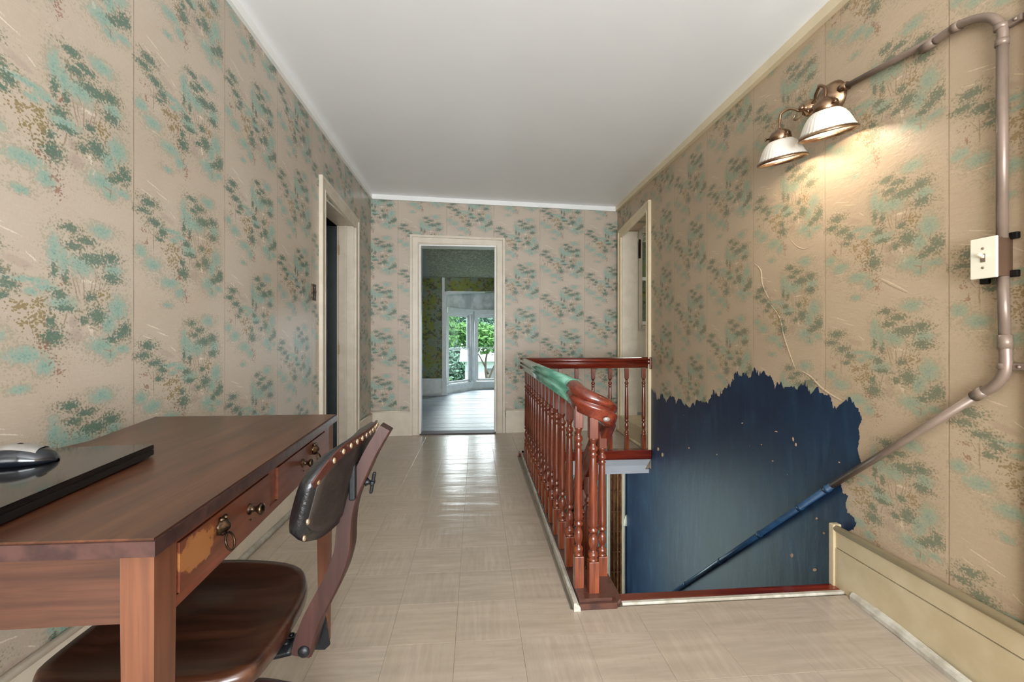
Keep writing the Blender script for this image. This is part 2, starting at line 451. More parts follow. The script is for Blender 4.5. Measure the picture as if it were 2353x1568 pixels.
def tile_mat():
    m, n, b = mat('vinyl_tile')
    oi = n.new('ShaderNodeObjectInfo')
    tc = n.new('ShaderNodeTexCoord').outputs['Object']
    geo = n.new('ShaderNodeNewGeometry').outputs['Position']
    off = n.xyz(n.math('MULTIPLY', oi.outputs['Random'], 37.0), n.math('MULTIPLY', oi.outputs['Random'], 11.0), 0.0)
    v = n.vmath('ADD', tc, off)
    a = n.noise(n.scale(v, (6, 60, 1)), 1.0, 3, 0.6)
    strip = n.math('ABSOLUTE', n.math('SUBTRACT', n.math('FRACT', n.math('DIVIDE', n.sep(tc)[1], 0.0572)), 0.5))
    line = n.math('SUBTRACT', 1.0, n.step(strip, 0.008, 0.03))
    col = n.mix(n.step(a, 0.3, 0.7), sc(168, 154, 140), sc(183, 168, 153))
    col = n.mix(n.math('MULTIPLY', oi.outputs['Random'], 0.35), col, sc(172, 156, 136))
    sid = n.math('ADD', n.math('FLOOR', n.math('DIVIDE', n.sep(tc)[1], 0.0572)), n.math('MULTIPLY', oi.outputs['Random'], 91.0))
    wn = n.new('ShaderNodeTexWhiteNoise', noise_dimensions='1D'); n.put(wn.inputs['W'], sid)
    col = n.mix(n.math('MULTIPLY', wn.outputs['Value'], 0.34), col, sc(164, 151, 133))
    lr = n.noise(v, 9.0, 3)
    col = n.mix(n.math('MULTIPLY', line, n.math('MULTIPLY', n.step(lr, 0.45, 0.65), 0.28)), col, sc(158, 143, 124))
    grime = n.step(n.noise(geo, 2.0, 3, 0.6), 0.42, 0.8)
    col = n.mix(n.math('MULTIPLY', grime, 0.3), col, sc(152, 142, 129))
    dirt = n.step(n.noise(n.scale(geo, (50, 14, 1)), 1.0, 4, 0.75), 0.5, 0.9)
    col = n.mix(n.math('MULTIPLY', dirt, 0.3), col, sc(130, 114, 96))
    n.put(b.inputs['Base Color'], col)
    b.inputs['Roughness'].default_value = 0.25
    b.inputs['Specular IOR Level'].default_value = 0.6
    w = n.noise(n.scale(geo, (1.4, 9, 1)), 1.0, 2, 0.5)
    h = n.math('ADD', w, n.math('MULTIPLY', n.noise(n.scale(geo, (30, 30, 1)), 1.0, 3), 0.05))
    n.put(b.inputs['Normal'], n.bump(h, 0.45, 0.014))
    return m
M['tile'] = tile_mat()
M['grout'] = plain('floor_joint', sc(140, 128, 112), 0.7)

def blue_mat():
    m, n, b = mat('dark_blue_gloss_paint')
    tc = n.new('ShaderNodeTexCoord').outputs['Object']
    f = n.noise(tc, 2.4, 4, 0.6)
    col = n.mix(n.step(f, 0.35, 0.7), sc(13, 33, 60), sc(20, 45, 72))
    z = n.noise(n.scale(tc, (1, 14, 3)), 1.5, 4)
    col = n.mix(n.math('MULTIPLY', n.step(z, 0.5, 0.75), 0.25), col, sc(48, 84, 112))
    ch = n.step(n.noise(n.scale(tc, (1, 26, 18)), 1.0, 3, 0.7), 0.735, 0.76)
    col = n.mix(n.math('MULTIPLY', ch, 0.8), col, sc(170, 160, 150))
    n.put(b.inputs['Base Color'], col)
    b.inputs['Roughness'].default_value = 0.48
    h = n.math('ADD', n.noise(n.scale(tc, (1, 6, 2)), 2.0, 4), n.math('MULTIPLY', n.noise(tc, 70, 3), 0.12))
    n.put(b.inputs['Normal'], n.bump(h, 0.4, 0.008))
    return m
M['blue'] = blue_mat()
M['blue_pipe'] = plain('blue_painted_pipe', sc(34, 66, 96), 0.3, var=0.15, vscale=20, coat=0.3)

def green_rail_mat():
    m, n, b = mat('green_painted_rail')
    tc = n.new('ShaderNodeTexCoord').outputs['Object']
    f = n.noise(n.scale(tc, (30, 4, 30)), 1.0, 4)
    col = n.mix(n.step(f, 0.35, 0.68), sc(72, 126, 106), sc(120, 168, 148))
    n.put(b.inputs['Base Color'], col)
    b.inputs['Roughness'].default_value = 0.25
    b.inputs['Coat Weight'].default_value = 0.5
    return m
M['green_rail'] = green_rail_mat()

def green_paper_mat():
    m, n, b = mat('green_flowered_paper')
    tc = n.new('ShaderNodeTexCoord').outputs['Object']
    a = n.noise(tc, 5.5, 5, 0.7)
    c = n.noise(tc, 16, 4, 0.7)
    col = n.mix(n.step(a, 0.4, 0.6), sc(120, 134, 122), sc(124, 132, 40))
    col = n.mix(n.step(c, 0.5, 0.62), col, sc(70, 78, 44))
    col = n.mix(n.math('MULTIPLY', n.step(n.noise(tc, 24, 3), 0.58, 0.66), 0.6), col, sc(150, 96, 58))
    n.put(b.inputs['Base Color'], col)
    b.inputs['Roughness'].default_value = 0.6
    return m
M['green_paper'] = green_paper_mat()
def leafy_ceiling_mat():
    m, n, b = mat('leaf_print_ceiling_paper')
    tc = n.new('ShaderNodeTexCoord').outputs['Object']
    vor = n.new('ShaderNodeTexVoronoi', feature='DISTANCE_TO_EDGE'); vor.inputs['Scale'].default_value = 12
    nz = n.new('ShaderNodeTexNoise'); nz.inputs['Scale'].default_value = 10; nz.inputs['Detail'].default_value = 3
    n.put(nz.inputs['Vector'], tc)
    n.put(vor.inputs['Vector'], n.vmath('ADD', tc, n.scale(nz.outputs['Color'], (0.16, 0.16, 0.16))))
    e = n.step(vor.outputs['Distance'], 0.01, 0.09)
    col = n.mix(e, sc(226, 224, 206), sc(160, 156, 138))
    col = n.mix(n.math('MULTIPLY', n.step(n.noise(tc, 22, 3), 0.5, 0.6), 0.5), col, sc(184, 182, 160))
    n.put(b.inputs['Base Color'], col)
    b.inputs['Roughness'].default_value = 0.7
    return m
M['leaf_ceiling'] = leafy_ceiling_mat()

# ------------------------------------------------------------------ mesh helpers
class MB:
    def __init__(s):
        s.v = []; s.f = []; s.m = []; s.smooth = []
    def add(s, verts, faces, smooth=False):
        o = len(s.v)
        s.v += [Vector(v) for v in verts]
        s.f += [tuple(i + o for i in f) for f in faces]
        s.smooth += [smooth] * len(faces)
        return s
    def box(s, a, b, M4=None):
        x0, y0, z0 = a; x1, y1, z1 = b
        v = [(x0,y0,z0),(x1,y0,z0),(x1,y1,z0),(x0,y1,z0),(x0,y0,z1),(x1,y0,z1),(x1,y1,z1),(x0,y1,z1)]
        if M4: v = [M4 @ Vector(p) for p in v]
        return s.add(v, [(0,3,2,1),(4,5,6,7),(0,1,5,4),(1,2,6,5),(2,3,7,6),(3,0,4,7)])
    def bbox(s, a, b, bev=0.004, M4=None):        # chamfered box
        x0, y0, z0 = a; x1, y1, z1 = b
        bev = min(bev, abs(x1-x0)/2.2, abs(y1-y0)/2.2, abs(z1-z0)/2.2)
        bm = bmesh.new()
        bmesh.ops.create_cube(bm, size=1)
        for v in bm.verts:
            v.co = Vector(((x0+x1)/2 + v.co.x*(x1-x0), (y0+y1)/2 + v.co.y*(y1-y0), (z0+z1)/2 + v.co.z*(z1-z0)))
        bmesh.ops.bevel(bm, geom=bm.edges[:], offset=bev, segments=2, affect='EDGES', profile=0.5)
        s.frombm(bm, M4)
        return s
    def frombm(s, bm, M4=None, smooth=False):
        bm.verts.index_update()
        vs = [(M4 @ v.co if M4 else v.co.copy()) for v in bm.verts]
        s.add(vs, [tuple(v.index for v in f.verts) for f in bm.faces], smooth)
        bm.free()
    def prism(s, poly, z0, z1, M4=None):           # poly: CCW list of (x, y)
        k = len(poly)
        v = [(x, y, z0) for x, y in poly] + [(x, y, z1) for x, y in poly]
        if M4: v = [M4 @ Vector(p) for p in v]
        f = [tuple(reversed(range(k))), tuple(range(k, 2*k))] + [(i, (i+1) % k, k+(i+1) % k, k+i) for i in range(k)]
        return s.add(v, f)
    def lathe(s, prof, seg=16, M4=None, cap=True, smooth=True, flute=0.0, nfl=0):
        v = []; f = []
        for r, z in prof:
            for j in range(seg):
                a = 2*PI*j/seg
                rr = r * (1 + (flute * math.cos(a * nfl) if nfl else 0))
                v.append((rr*math.cos(a), rr*math.sin(a), z))
        for i in range(len(prof)-1):
            for j in range(seg):
                f.append((i*seg+j, i*seg+(j+1) % seg, (i+1)*seg+(j+1) % seg, (i+1)*seg+j))
        if cap:
            f.append(tuple(reversed(range(seg))))
            f.append(tuple((len(prof)-1)*seg+j for j in range(seg)))
        if M4: v = [M4 @ Vector(p) for p in v]
        return s.add(v, f, smooth)
    def sweep(s, path, prof, ups=None, closed_prof=True, smooth=True, cap=True, scales=None):
        """prof: list of (side, up) ; path: list of points"""
        path = [Vector(p) for p in path]
        k = len(prof); v = []; f = []
        for i, p in enumerate(path):
            t = (path[min(i+1, len(path)-1)] - path[max(i-1, 0)]).normalized()
            up = Vector(ups[i]) if ups else Vector((0, 0, 1))
            side = t.cross(up)
            if side.length < 1e-4: side = Vector((1, 0, 0))
            side.normalize()
            u = side.cross(t).normalized()
            q = scales[i] if scales else 1.0
            v += [p + side*a*q + u*b*q for a, b in prof]
        for i in range(len(path)-1):
            for j in range(k if closed_prof else k-1):
                f.append((i*k+j, i*k+(j+1) % k, (i+1)*k+(j+1) % k, (i+1)*k+j))
        if cap:
            f.append(tuple(reversed(range(k)))); f.append(tuple((len(path)-1)*k+j for j in range(k)))
        return s.add(v, f, smooth)
    def tube(s, path, r, seg=12, scales=None, smooth=True):
        path = [Vector(p) for p in path]
        prof = [(r*math.cos(2*PI*j/seg), r*math.sin(2*PI*j/seg)) for j in range(seg)]
        # rotation-minimising frames
        t0 = (path[1]-path[0]).normalized()
        u = t0.orthogonal().normalized(); ups = []
        for i, p in enumerate(path):
            t = (path[min(i+1, len(path)-1)] - path[max(i-1, 0)]).normalized()
            u = (u - t*u.dot(t)).normalized(); ups.append(u.copy())
        return s.sweep(path, prof, ups, smooth=smooth, scales=scales)

def abs_loc(o):
    p = Vector((0, 0, 0))
    while o is not None:
        p += Vector(o.location); o = o.parent
    return p

def make(name, mb, material, parent=None, origin=None, uvf=None, local=False, autos=False):
    """link the mesh; vertices are world coordinates unless local"""
    me = bpy.data.meshes.new(name)
    if parent is not None:
        o0 = abs_loc(parent)
    elif origin is not None:
        o0 = Vector(origin)
    else:
        o0 = Vector((0, 0, 0))
    verts = mb.v if local else [v - o0 for v in mb.v]
    me.from_pydata([tuple(v) for v in verts], [], mb.f)
    if any(mb.smooth):
        me.polygons.foreach_set('use_smooth', mb.smooth)
    me.update()
    bm = bmesh.new(); bm.from_mesh(me)
    bmesh.ops.recalc_face_normals(bm, faces=bm.faces[:])
    bm.to_mesh(me); bm.free()
    if uvf:
        ul = me.uv_layers.new(name='UVMap')
        for lp in me.loops:
            w = me.vertices[lp.vertex_index].co + (Vector((0, 0, 0)) if local else o0)
            ul.data[lp.index].uv = uvf(w)
    if material is not None:
        me.materials.append(material)
    o = bpy.data.objects.new(name, me)
    COL.objects.link(o)
    if parent is not None:
        o.parent = parent
    elif origin is not None:
        o.location = origin
    return o

def thing(name, loc, label, cat, group=None, kind=None):
    o = bpy.data.objects.new(name, None)
    o.empty_display_size = 0.05
    o.location = loc
    COL.objects.link(o)
    if label: o['label'] = label
    if cat: o['category'] = cat
    if group: o['group'] = group
    if kind: o['kind'] = kind
    return o
def tag(o, label, cat, group=None):
    o['label'] = label; o['category'] = cat
    if group: o['group'] = group
    return o
def struct(name, mb, material, uvf=None):
    o = make(name, mb, material, uvf=uvf)
    o['kind'] = 'structure'
    return o
def inst(src, name, parent, loc, rot=(0, 0, 0), label=None):
    o = bpy.data.objects.new(name, src.data)
    COL.objects.link(o)
    o.parent = parent; o.location = loc; o.rotation_euler = rot
    if label: o['label'] = label
    return o
def spline(pts, n=8):
    pts = [Vector(p) for p in pts]; out = []
    for i in range(len(pts)-1):
        p0 = pts[max(i-1, 0)]; p1 = pts[i]; p2 = pts[i+1]; p3 = pts[min(i+2, len(pts)-1)]
        for k in range(n):
            t = k/n
            out.append(0.5*((2*p1)+(p2-p0)*t+(2*p0-5*p1+4*p2-p3)*t*t+(3*p1-p0-3*p2+p3)*t**3))
    out.append(pts[-1])
    return out

# ------------------------------------------------------------------ room shell
YN = -2.2                      # rear wall behind the camera
ZD = -2.75                     # downstairs floor
T = 0.12
def hexa(p):                   # 8 points, bottom 4 then top 4
    return MB().add(p, [(0,3,2,1),(4,5,6,7),(0,1,5,4),(1,2,6,5),(2,3,7,6),(3,0,4,7)])
# left wall: pieces around the doorway
LD0, LD1, LDZ = 3.325, 4.135, 2.10
uvL = lambda w: (w.y - 1.287, w.z - 1.615)
mb = MB()
def lw(y0, y1, z0, z1=None):
    za, zb = (z1, z1) if z1 is not None else (zc(XL, y0)+0.05, zc(XL, y1)+0.05)
    mb.add([(XL-T,y0,z0),(XL,y0,z0),(XL,y1,z0),(XL-T,y1,z0),(XL-T,y0,za),(XL,y0,za),(XL,y1,zb),(XL-T,y1,zb)],
           [(0,3,2,1),(4,5,6,7),(0,1,5,4),(1,2,6,5),(2,3,7,6),(3,0,4,7)])
lw(YN, LD0, -0.2); lw(LD1, 4.776+T, -0.2); lw(LD0, LD1, LDZ)
struct('wall_left', mb, M['paper_left'], uvL)
# right wall
RD0, RD1, RDZ0, RDZ1 = 3.955, 4.735, 0.19, 2.24
uvR = lambda w: (1.538 - w.y, w.z - 1.409)
mb = MB()
def rw(y0, y1, z0, z1=None, t=0.16):
    za, zb = (z1, z1) if z1 is not None else (zc(XR(y0), y0)+0.05, zc(XR(y1), y1)+0.05)
    a, b = XR(y0), XR(y1)
    mb.add([(a,y0,z0),(a+t,y0,z0),(b+t,y1,z0),(b,y1,z0),(a,y0,za),(a+t,y0,za),(b+t,y1,zb),(b,y1,zb)],
           [(0,3,2,1),(4,5,6,7),(0,1,5,4),(1,2,6,5),(2,3,7,6),(3,0,4,7)])
rw(YN, RD0, ZD); rw(RD1, 4.92, ZD); rw(RD0, RD1, RDZ1); rw(RD0, RD1, ZD, RDZ0)
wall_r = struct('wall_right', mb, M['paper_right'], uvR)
# back wall with the far doorway
bd0 = onB(964, 997).x; bd1 = onB(1139, 996).x
bdz = onB(1050, 564).z
uvB = lambda w: (w.x - 0.992, w.z - 1.877)
mb = MB()
def bw(x0, x1, z0, z1=None):
    y0, y1 = YB(x0), YB(x1)
    za = z1 if z1 is not None else 2.68
    mb.add([(x0,y0,z0),(x1,y1,z0),(x1,y1+T,z0),(x0,y0+T,z0),(x0,y0,za),(x1,y1,za),(x1,y1+T,za),(x0,y0+T,za)],
           [(0,3,2,1),(4,5,6,7),(0,1,5,4),(1,2,6,5),(2,3,7,6),(3,0,4,7)])
bw(XL-T, bd0, -0.15); bw(bd1, 1.64, -0.15); bw(bd0, bd1, bdz)
struct('wall_back', mb, M['paper_back'], uvB)
# rear wall behind the camera; wide opening added for the fill light
mb = MB()
mb.box((XL-T, YN-T, -0.2), (-0.95, YN, 2.9)); mb.box((1.4, YN-T, -0.2), (1.7, YN, 2.9))
mb.box((-0.95, YN-T, -0.2), (1.4, YN, 0.55)); mb.box((-0.95, YN-T, 2.35), (1.4, YN, 2.9))
struct('wall_rear', mb, M['cream_wall'])
# ceiling (slightly out of level, as surveyed)
mb = MB()
ys = [YN-T, 0, 1.7, 3.2, 4.95]
xs_ = [XL-T, -0.4, 0.4, 1.0, 1.75]
vv = [(x, y, zc(x, y)) for y in ys for x in xs_] + [(x, y, 2.85) for y in ys for x in xs_]
nx = len(xs_); ff = []
for j in range(len(ys)-1):
    for i in range(nx-1):
        a = j*nx+i
        ff.append((a, a+1, a+nx+1, a+nx)); k = len(ys)*nx
        ff.append((k+a, k+a+nx, k+a+nx+1, k+a+1))
mb.add(vv, ff, True)
struct('ceiling', mb, M['ceiling'])

# cornices
def bar_quad(p0, p1, nrm, d, h0, h1):
    """a board along p0-p1 (x,y), nrm = inward (x,y), d thick; h0,h1=(zbottom,ztop) at both ends"""
    n_ = Vector((nrm[0], nrm[1], 0)).normalized() * d
    a = Vector((p0[0], p0[1], 0)); b = Vector((p1[0], p1[1], 0))
    def P(q, z): return Vector((q.x, q.y, z))
    return MB().add([P(a,h0[0]),P(a+n_,h0[0]),P(b+n_,h1[0]),P(b,h1[0]),P(a,h0[1]),P(a+n_,h0[1]),P(b+n_,h1[1]),P(b,h1[1])],
                    [(0,3,2,1),(4,5,6,7),(0,1,5,4),(1,2,6,5),(2,3,7,6),(3,0,4,7)])
struct('trim_1', bar_quad((XL, YN), (XL, 4.77), (1, 0), 0.02, (zl(YN), zl(YN)+0.06), (zl(4.77), zl(4.77)+0.06)), M['white_trim'])
struct('trim_2', bar_quad((XR(YN), YN), (XR(4.9), 4.9), (-1, 0), 0.03, (zr(YN), zr(YN)+0.06), (zr(4.9), zr(4.9)+0.06)), M['tan_trim'])
struct('trim_3', bar_quad((XL+0.02, YB(XL)), (XR(4.9)-0.03, YB(1.6)), (0, -1), 0.02, (zl(4.77), zl(4.77)+0.06), (zr(4.9), zr(4.9)+0.06)), M['white_trim'])

# ------------------------------------------------------------------ floor
WX, WY0, WY1 = 0.44, 1.735, 3.90       # stairwell opening
mb = MB()
mb.box((XL-T, YN, -0.16), (WX, 4.92, -0.006))
mb.box((WX, YN, -0.16), (XR(2), WY0, -0.006))
mb.box((WX, WY1+0.02, -0.16), (1.64, 4.92, -0.006))
floor = struct('floor', mb, M['grout'])
def clip(poly, a, b, c):               # keep a*x+b*y <= c
    out = []
    for i in range(len(poly)):
        p, q = poly[i], poly[(i+1) % len(poly)]
        dp, dq = a*p[0]+b*p[1]-c, a*q[0]+b*q[1]-c
        if dp <= 0: out.append(p)
        if (dp < 0 < dq) or (dq < 0 < dp):
            t = dp/(dp-dq); out.append((p[0]+(q[0]-p[0])*t, p[1]+(q[1]-p[1])*t))
    return out
S = 0.2286; G = 0.0003
tile_src = {}
def full_tile():
    m_ = MB(); h = S/2-G; e = 0.0008
    m_.add([(-h,-h,-0.006),(h,-h,-0.006),(h,h,-0.006),(-h,h,-0.006),(-h,-h,-0.0004),(h,-h,-0.0004),(h,h,-0.0004),(-h,h,-0.0004),
            (-h+e,-h+e,0),(h-e,-h+e,0),(h-e,h-e,0),(-h+e,h-e,0)],
           [(0,1,5,4),(1,2,6,5),(2,3,7,6),(3,0,4,7),(4,5,9,8),(5,6,10,9),(6,7,11,10),(7,4,8,11),(8,9,10,11)])
    return m_
tx0 = onZ(1042, 1543, 0).x             # a surveyed longitudinal joint
ty0 = onZ(1100, 1382, 0).y
ntile = 0
for iy in range(-4, 17):
    for ix in range(-7, 9):
        stag = 0.0
        x0 = tx0 + ix*S; y0 = ty0 + iy*S + stag
        if y0+S < 0.45: continue
        base = [(x0+G, y0+G), (x0+S-G, y0+G), (x0+S-G, y0+S-G), (x0+G, y0+S-G)]
        p = clip(base, -1, 0, -(XL+0.001))
        p = clip(p, 1, -0.02675, 1.542-0.02675*1.73-0.001) if p else p
        p = clip(p, -0.0476, 1, 4.776+0.0476*1.125-0.001) if p else p
        regs = []
        if p:
            for r in ((('x', WX-0.075),), (('X', WX-0.075), ('y', WY0-0.075)), (('X', WX-0.075), ('Y', WY1))):
                q = p
                for k_, val in r:
                    if not q: break
                    q = clip(q, *{'x': (1, 0, val), 'X': (-1, 0, -val), 'y': (0, 1, val), 'Y': (0, -1, -val)}[k_])
                if q and len(q) >= 3:
                    ar = abs(sum(q[i][0]*q[(i+1) % len(q)][1]-q[(i+1) % len(q)][0]*q[i][1] for i in range(len(q))))/2
                    if ar > 2e-5: regs.append((q, ar))
        if not regs: continue
        full = len(regs) == 1 and regs[0][1] > (S-2*G)**2*0.999
        cx, cy = x0+S/2, y0+S/2
        rot = (PI/2 if (ix+iy) % 2 else 0)
        if full:
            if 'src' not in tile_src:
                o = make('floor_tile', full_tile(), M['tile'], parent=floor, local=True)
                tile_src['src'] = o
                o.location = (cx, cy, 0); o.rotation_euler = (0, 0, rot)
            else:
                inst(tile_src['src'], 'floor_tile', floor, (cx, cy, 0), (0, 0, rot))
        else:
            m_ = MB(); cr, sr = math.cos(-rot), math.sin(-rot)
            for q, ar in regs:
                lq = [((x-cx)*cr-(y-cy)*sr, (x-cx)*sr+(y-cy)*cr) for x, y in q]
                m_.prism(lq, -0.006, 0)
            o = make('floor_tile', m_, M['tile'], parent=floor, local=True)
            o.location = (cx, cy, 0); o.rotation_euler = (0, 0, rot)
        ntile += 1

# baseboards
def baseboard(name, p0, p1, nrm, h, material, cap=0.02, d=0.02):
    m_ = bar_quad(p0, p1, nrm, d, (0, h), (0, h))
    n_ = Vector((nrm[0], nrm[1], 0)).normalized()
    a = Vector((p0[0], p0[1], h))+n_*(d*0.5); b = Vector((p1[0], p1[1], h))+n_*(d*0.5)
    m_.tube([a, b], cap*0.62, 8)
    return struct(name, m_, material)
bo = [onB(943, 1000).x, onB(1162, 996).x]
baseboard('baseboard_back', (XL, YB(XL)), (bo[0], YB(bo[0])), (0, -1), 0.26, M['cream'])
baseboard('baseboard_back_right', (bo[1], YB(bo[1])), (1.622, YB(1.62)), (0, -1), 0.25, M['cream'])
baseboard('baseboard_left', (XL, YN), (XL, LD0-0.1), (1, 0), 0.24, M['cream'])
baseboard('baseboard_left_far', (XL, LD1+0.1), (XL, 4.77), (1, 0), 0.24, M['cream'])
sm = MB().tube([(XL+0.03, YN, 0.012), (XL+0.03, LD0-0.1, 0.012)], 0.016, 8)
struct('trim_4', sm, M['dusty_white'])
# right near baseboard, with its end block, rail and loose shoe moulding
BE = onR(1907, 1347, 0.035).y
bb = bar_quad((XR(YN), YN), (XR(BE), BE), (-1, 0), 0.030, (0, 0.165), (0, 0.165))
bbo = struct('baseboard_right', bb, M['cream_old'])
up = bar_quad((XR(YN), YN), (XR(BE), BE), (-1, 0), 0.027, (0.169, 0.24), (0.169, 0.24))
make('upper_board', up, M['cream_old'], parent=bbo)
cp = MB().tube([(XR(YN)-0.024, YN, 0.247), (XR(BE)-0.024, BE, 0.247)], 0.0135, 10)
make('cap_bead', cp, M['cream_old'], parent=bbo)
eb = MB().bbox((XR(BE)-0.038, BE-0.022, 0.0), (XR(BE), BE+0.004, 0.262), 0.004)
make('end_block', eb, M['cream_old'], parent=bbo)
s0, s1 = onZ(1962, 1372, 0.012), onZ(2203, 1560, 0.012)
dirv = (s1-s0).normalized()
shoe = MB()
prof = [(-0.017, -0.012), (0.017, -0.012), (0.017, 0.004), (0.010, 0.016), (-0.004, 0.019), (-0.015, 0.010)]
shoe.sweep([s0, s0.lerp(s1, 0.5)+Vector((0.004, 0, 0.002)), s1, s1+dirv*0.6], prof, smooth=False)
make('shoe_moulding', shoe, M['dusty_white'], parent=bbo)

# ------------------------------------------------------------------ door casings
def casing(name, o, axis_pts, z0, ztop, w, d, nrm, material, profile=True):
    """two jamb boards and a mitred head on a wall plane; axis_pts = inner edges ((x,y),(x,y))"""
    a = Vector((axis_pts[0][0], axis_pts[0][1], 0)); b = Vector((axis_pts[1][0], axis_pts[1][1], 0))
    t = (b-a).normalized(); n_ = Vector((nrm[0], nrm[1], 0)).normalized()
    zf = (lambda s_: ztop[0]+(ztop[1]-ztop[0])*s_) if isinstance(ztop, tuple) else (lambda s_: ztop)
    def piece(pin0, pin1, out0, out1):
        # cross-section: raised outer band, flat field, inner bead
        m_ = MB()
        fr = [(0.0, 0.45), (0.0, 0.8), (0.10, 1.0), (0.18, 0.72), (0.72, 0.80), (0.78, 1.25), (1.0, 1.25), (1.0, 0.0), (0.0, 0.0)]
        k = len(fr)
        v = [pin0.lerp(out0, f_)+n_*d*h_ for f_, h_ in fr]+[pin1.lerp(out1, f_)+n_*d*h_ for f_, h_ in fr]
        f = [(i, (i+1) % k, k+(i+1) % k, k+i) for i in range(k)]+[tuple(reversed(range(k))), tuple(range(k, 2*k))]
        return m_.add(v, f)
    Z = Vector((0, 0, 1))
    ia0, ia1 = a+Z*z0, a+Z*zf(0); ib0, ib1 = b+Z*z0, b+Z*zf(1)
    oa0, oa1 = ia0-t*w, a-t*w+Z*(zf(0)+w); ob0, ob1 = ib0+t*w, b+t*w+Z*(zf(1)+w)
    make('door_jamb_casing', piece(ia0, ia1, oa0, oa1), material, parent=o)
    make('door_jamb_casing', piece(ib0, ib1, ob0, ob1), material, parent=o)
    make('door_head_casing', piece(ia1, ib1, oa1, ob1), material, parent=o)
def dstruct(name, loc):
    return thing(name, loc, None, None, kind='structure')
# far doorway (door_1)
d1 = dstruct('door_1', (0, YB(0), 0))
casing('door_1', d1, ((bd0, YB(bd0)), (bd1, YB(bd1))), 0.0, (bdz, bdz-0.01), 0.1, 0.022, (0.04, -1), M['cream'])
m_ = MB(); yb0, yb1 = YB(bd0), YB(bd1)
m_.box((bd0-0.001, yb0-0.002, 0), (bd0+0.012, yb0+T+0.01, bdz)); m_.box((bd1-0.012, yb1-0.002, 0), (bd1+0.001, yb1+T+0.01, bdz))
m_.box((bd0, yb0, bdz-0.014), (bd1, yb1+T+0.01, bdz))
make('door_lining', m_, M['white_trim'], parent=d1)
make('threshold', MB().box((bd0, yb0-0.01, -0.004), (bd1, yb0+T+0.03, 0.012)), M['dark_brown'], parent=d1)
# left doorway (door_2)
d2 = dstruct('door_2', (XL, LD0, 0))
casing('door_2', d2, ((XL, LD0), (XL, LD1)), 0.0, (onX(745, 440, XL).z-0.01, onX(808, 520, XL).z+0.005), 0.095, 0.022, (1, 0), M['cream'])
m_ = MB()
m_.box((XL-T-0.03, LD1-0.014, 0), (XL+0.002, LD1+0.001, LDZ)); m_.box((XL-T-0.03, LD0-0.001, 0), (XL+0.002, LD0+0.014, LDZ))
m_.box((XL-T-0.03, LD0, LDZ-0.014), (XL+0.002, LD1, LDZ))
m_.box((XL-0.075, LD1-0.028, 0), (XL-0.06, LD1-0.012, LDZ-0.014))
make('door_lining', m_, M['cream'], parent=d2)
# open door leaf, swung into the dark room, hinged on the far jamb
hx, hy = XL-T-0.02, LD1-0.02
ang = math.radians(8)
Rm = Matrix.Translation((hx, hy, 0)) @ Matrix.Rotation(ang, 4, 'Z')
leaf = MB()
leaf.box((-0.76, -0.040, 0.012), (0.0, 0.0, LDZ-0.03), Rm)
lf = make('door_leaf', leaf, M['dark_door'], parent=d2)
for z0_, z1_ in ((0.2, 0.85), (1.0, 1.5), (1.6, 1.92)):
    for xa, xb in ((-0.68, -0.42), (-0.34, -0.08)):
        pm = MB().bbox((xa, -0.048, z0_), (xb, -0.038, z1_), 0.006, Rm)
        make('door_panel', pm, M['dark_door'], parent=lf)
ed = MB().box((-0.001, -0.042, 0.012), (0.006, 0.001, LDZ-0.03), Rm)
make('door_edge', ed, M['cream'], parent=lf)
for hz_ in (0.95, 1.86):
    hm = MB(); hp = Rm @ Vector((0.008, -0.02, hz_))
    hm.lathe([(0.006, -0.045), (0.006, 0.045)], 8, Matrix.Translation(hp))
    hm.box((hp.x-0.002, hp.y-0.03, hz_-0.04), (hp.x+0.004, hp.y+0.02, hz_+0.04))
    make('hinge', hm, M['cream_old'], parent=d2)
# right doorway (door_3), its sill one step up
d3 = dstruct('door_3', (XR(4.3), 4.3, 0))
casing('door_3', d3, ((XR(RD0), RD0), (XR(RD1), RD1)), 0.0, (onR(1490, 483).z-0.01, onR(1431, 545).z), 0.085, 0.022, (-1, 0), M['tan_trim'])
m_ = MB()
m_.box((XR(RD1)-0.002, RD1-0.014, RDZ0), (XR(RD1)+0.17, RD1+0.001, RDZ1)); m_.box((XR(RD0)-0.002, RD0-0.001, RDZ0), (XR(RD0)+0.17, RD0+0.014, RDZ1))
make('door_lining', m_, M['cream'], parent=d3)
make('sill_board', MB().bbox((XR(4)-0.02, RD0, RDZ0-0.02), (1.86, RD1, RDZ0+0.004), 0.004), M['cream_old'], parent=d3)
make('riser_board', MB().box((XR(4)-0.014, RD0, 0.0), (XR(4)+0.01, RD1, RDZ0-0.02)), M['cream_old'], parent=d3)
make('shoe_moulding', MB().tube([(XR(4)-0.02, WY1+0.04, 0.012), (XR(4.8)-0.02, 4.86, 0.012)], 0.015, 8), M['cream_old'], parent=d3)

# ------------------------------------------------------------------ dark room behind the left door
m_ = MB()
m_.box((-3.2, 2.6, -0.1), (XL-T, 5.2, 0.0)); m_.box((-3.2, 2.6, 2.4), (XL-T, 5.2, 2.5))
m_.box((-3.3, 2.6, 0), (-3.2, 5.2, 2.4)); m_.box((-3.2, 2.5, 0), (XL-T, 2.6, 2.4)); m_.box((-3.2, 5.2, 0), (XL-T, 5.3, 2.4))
struct('wall_dark_room', m_, M['dark_room'])

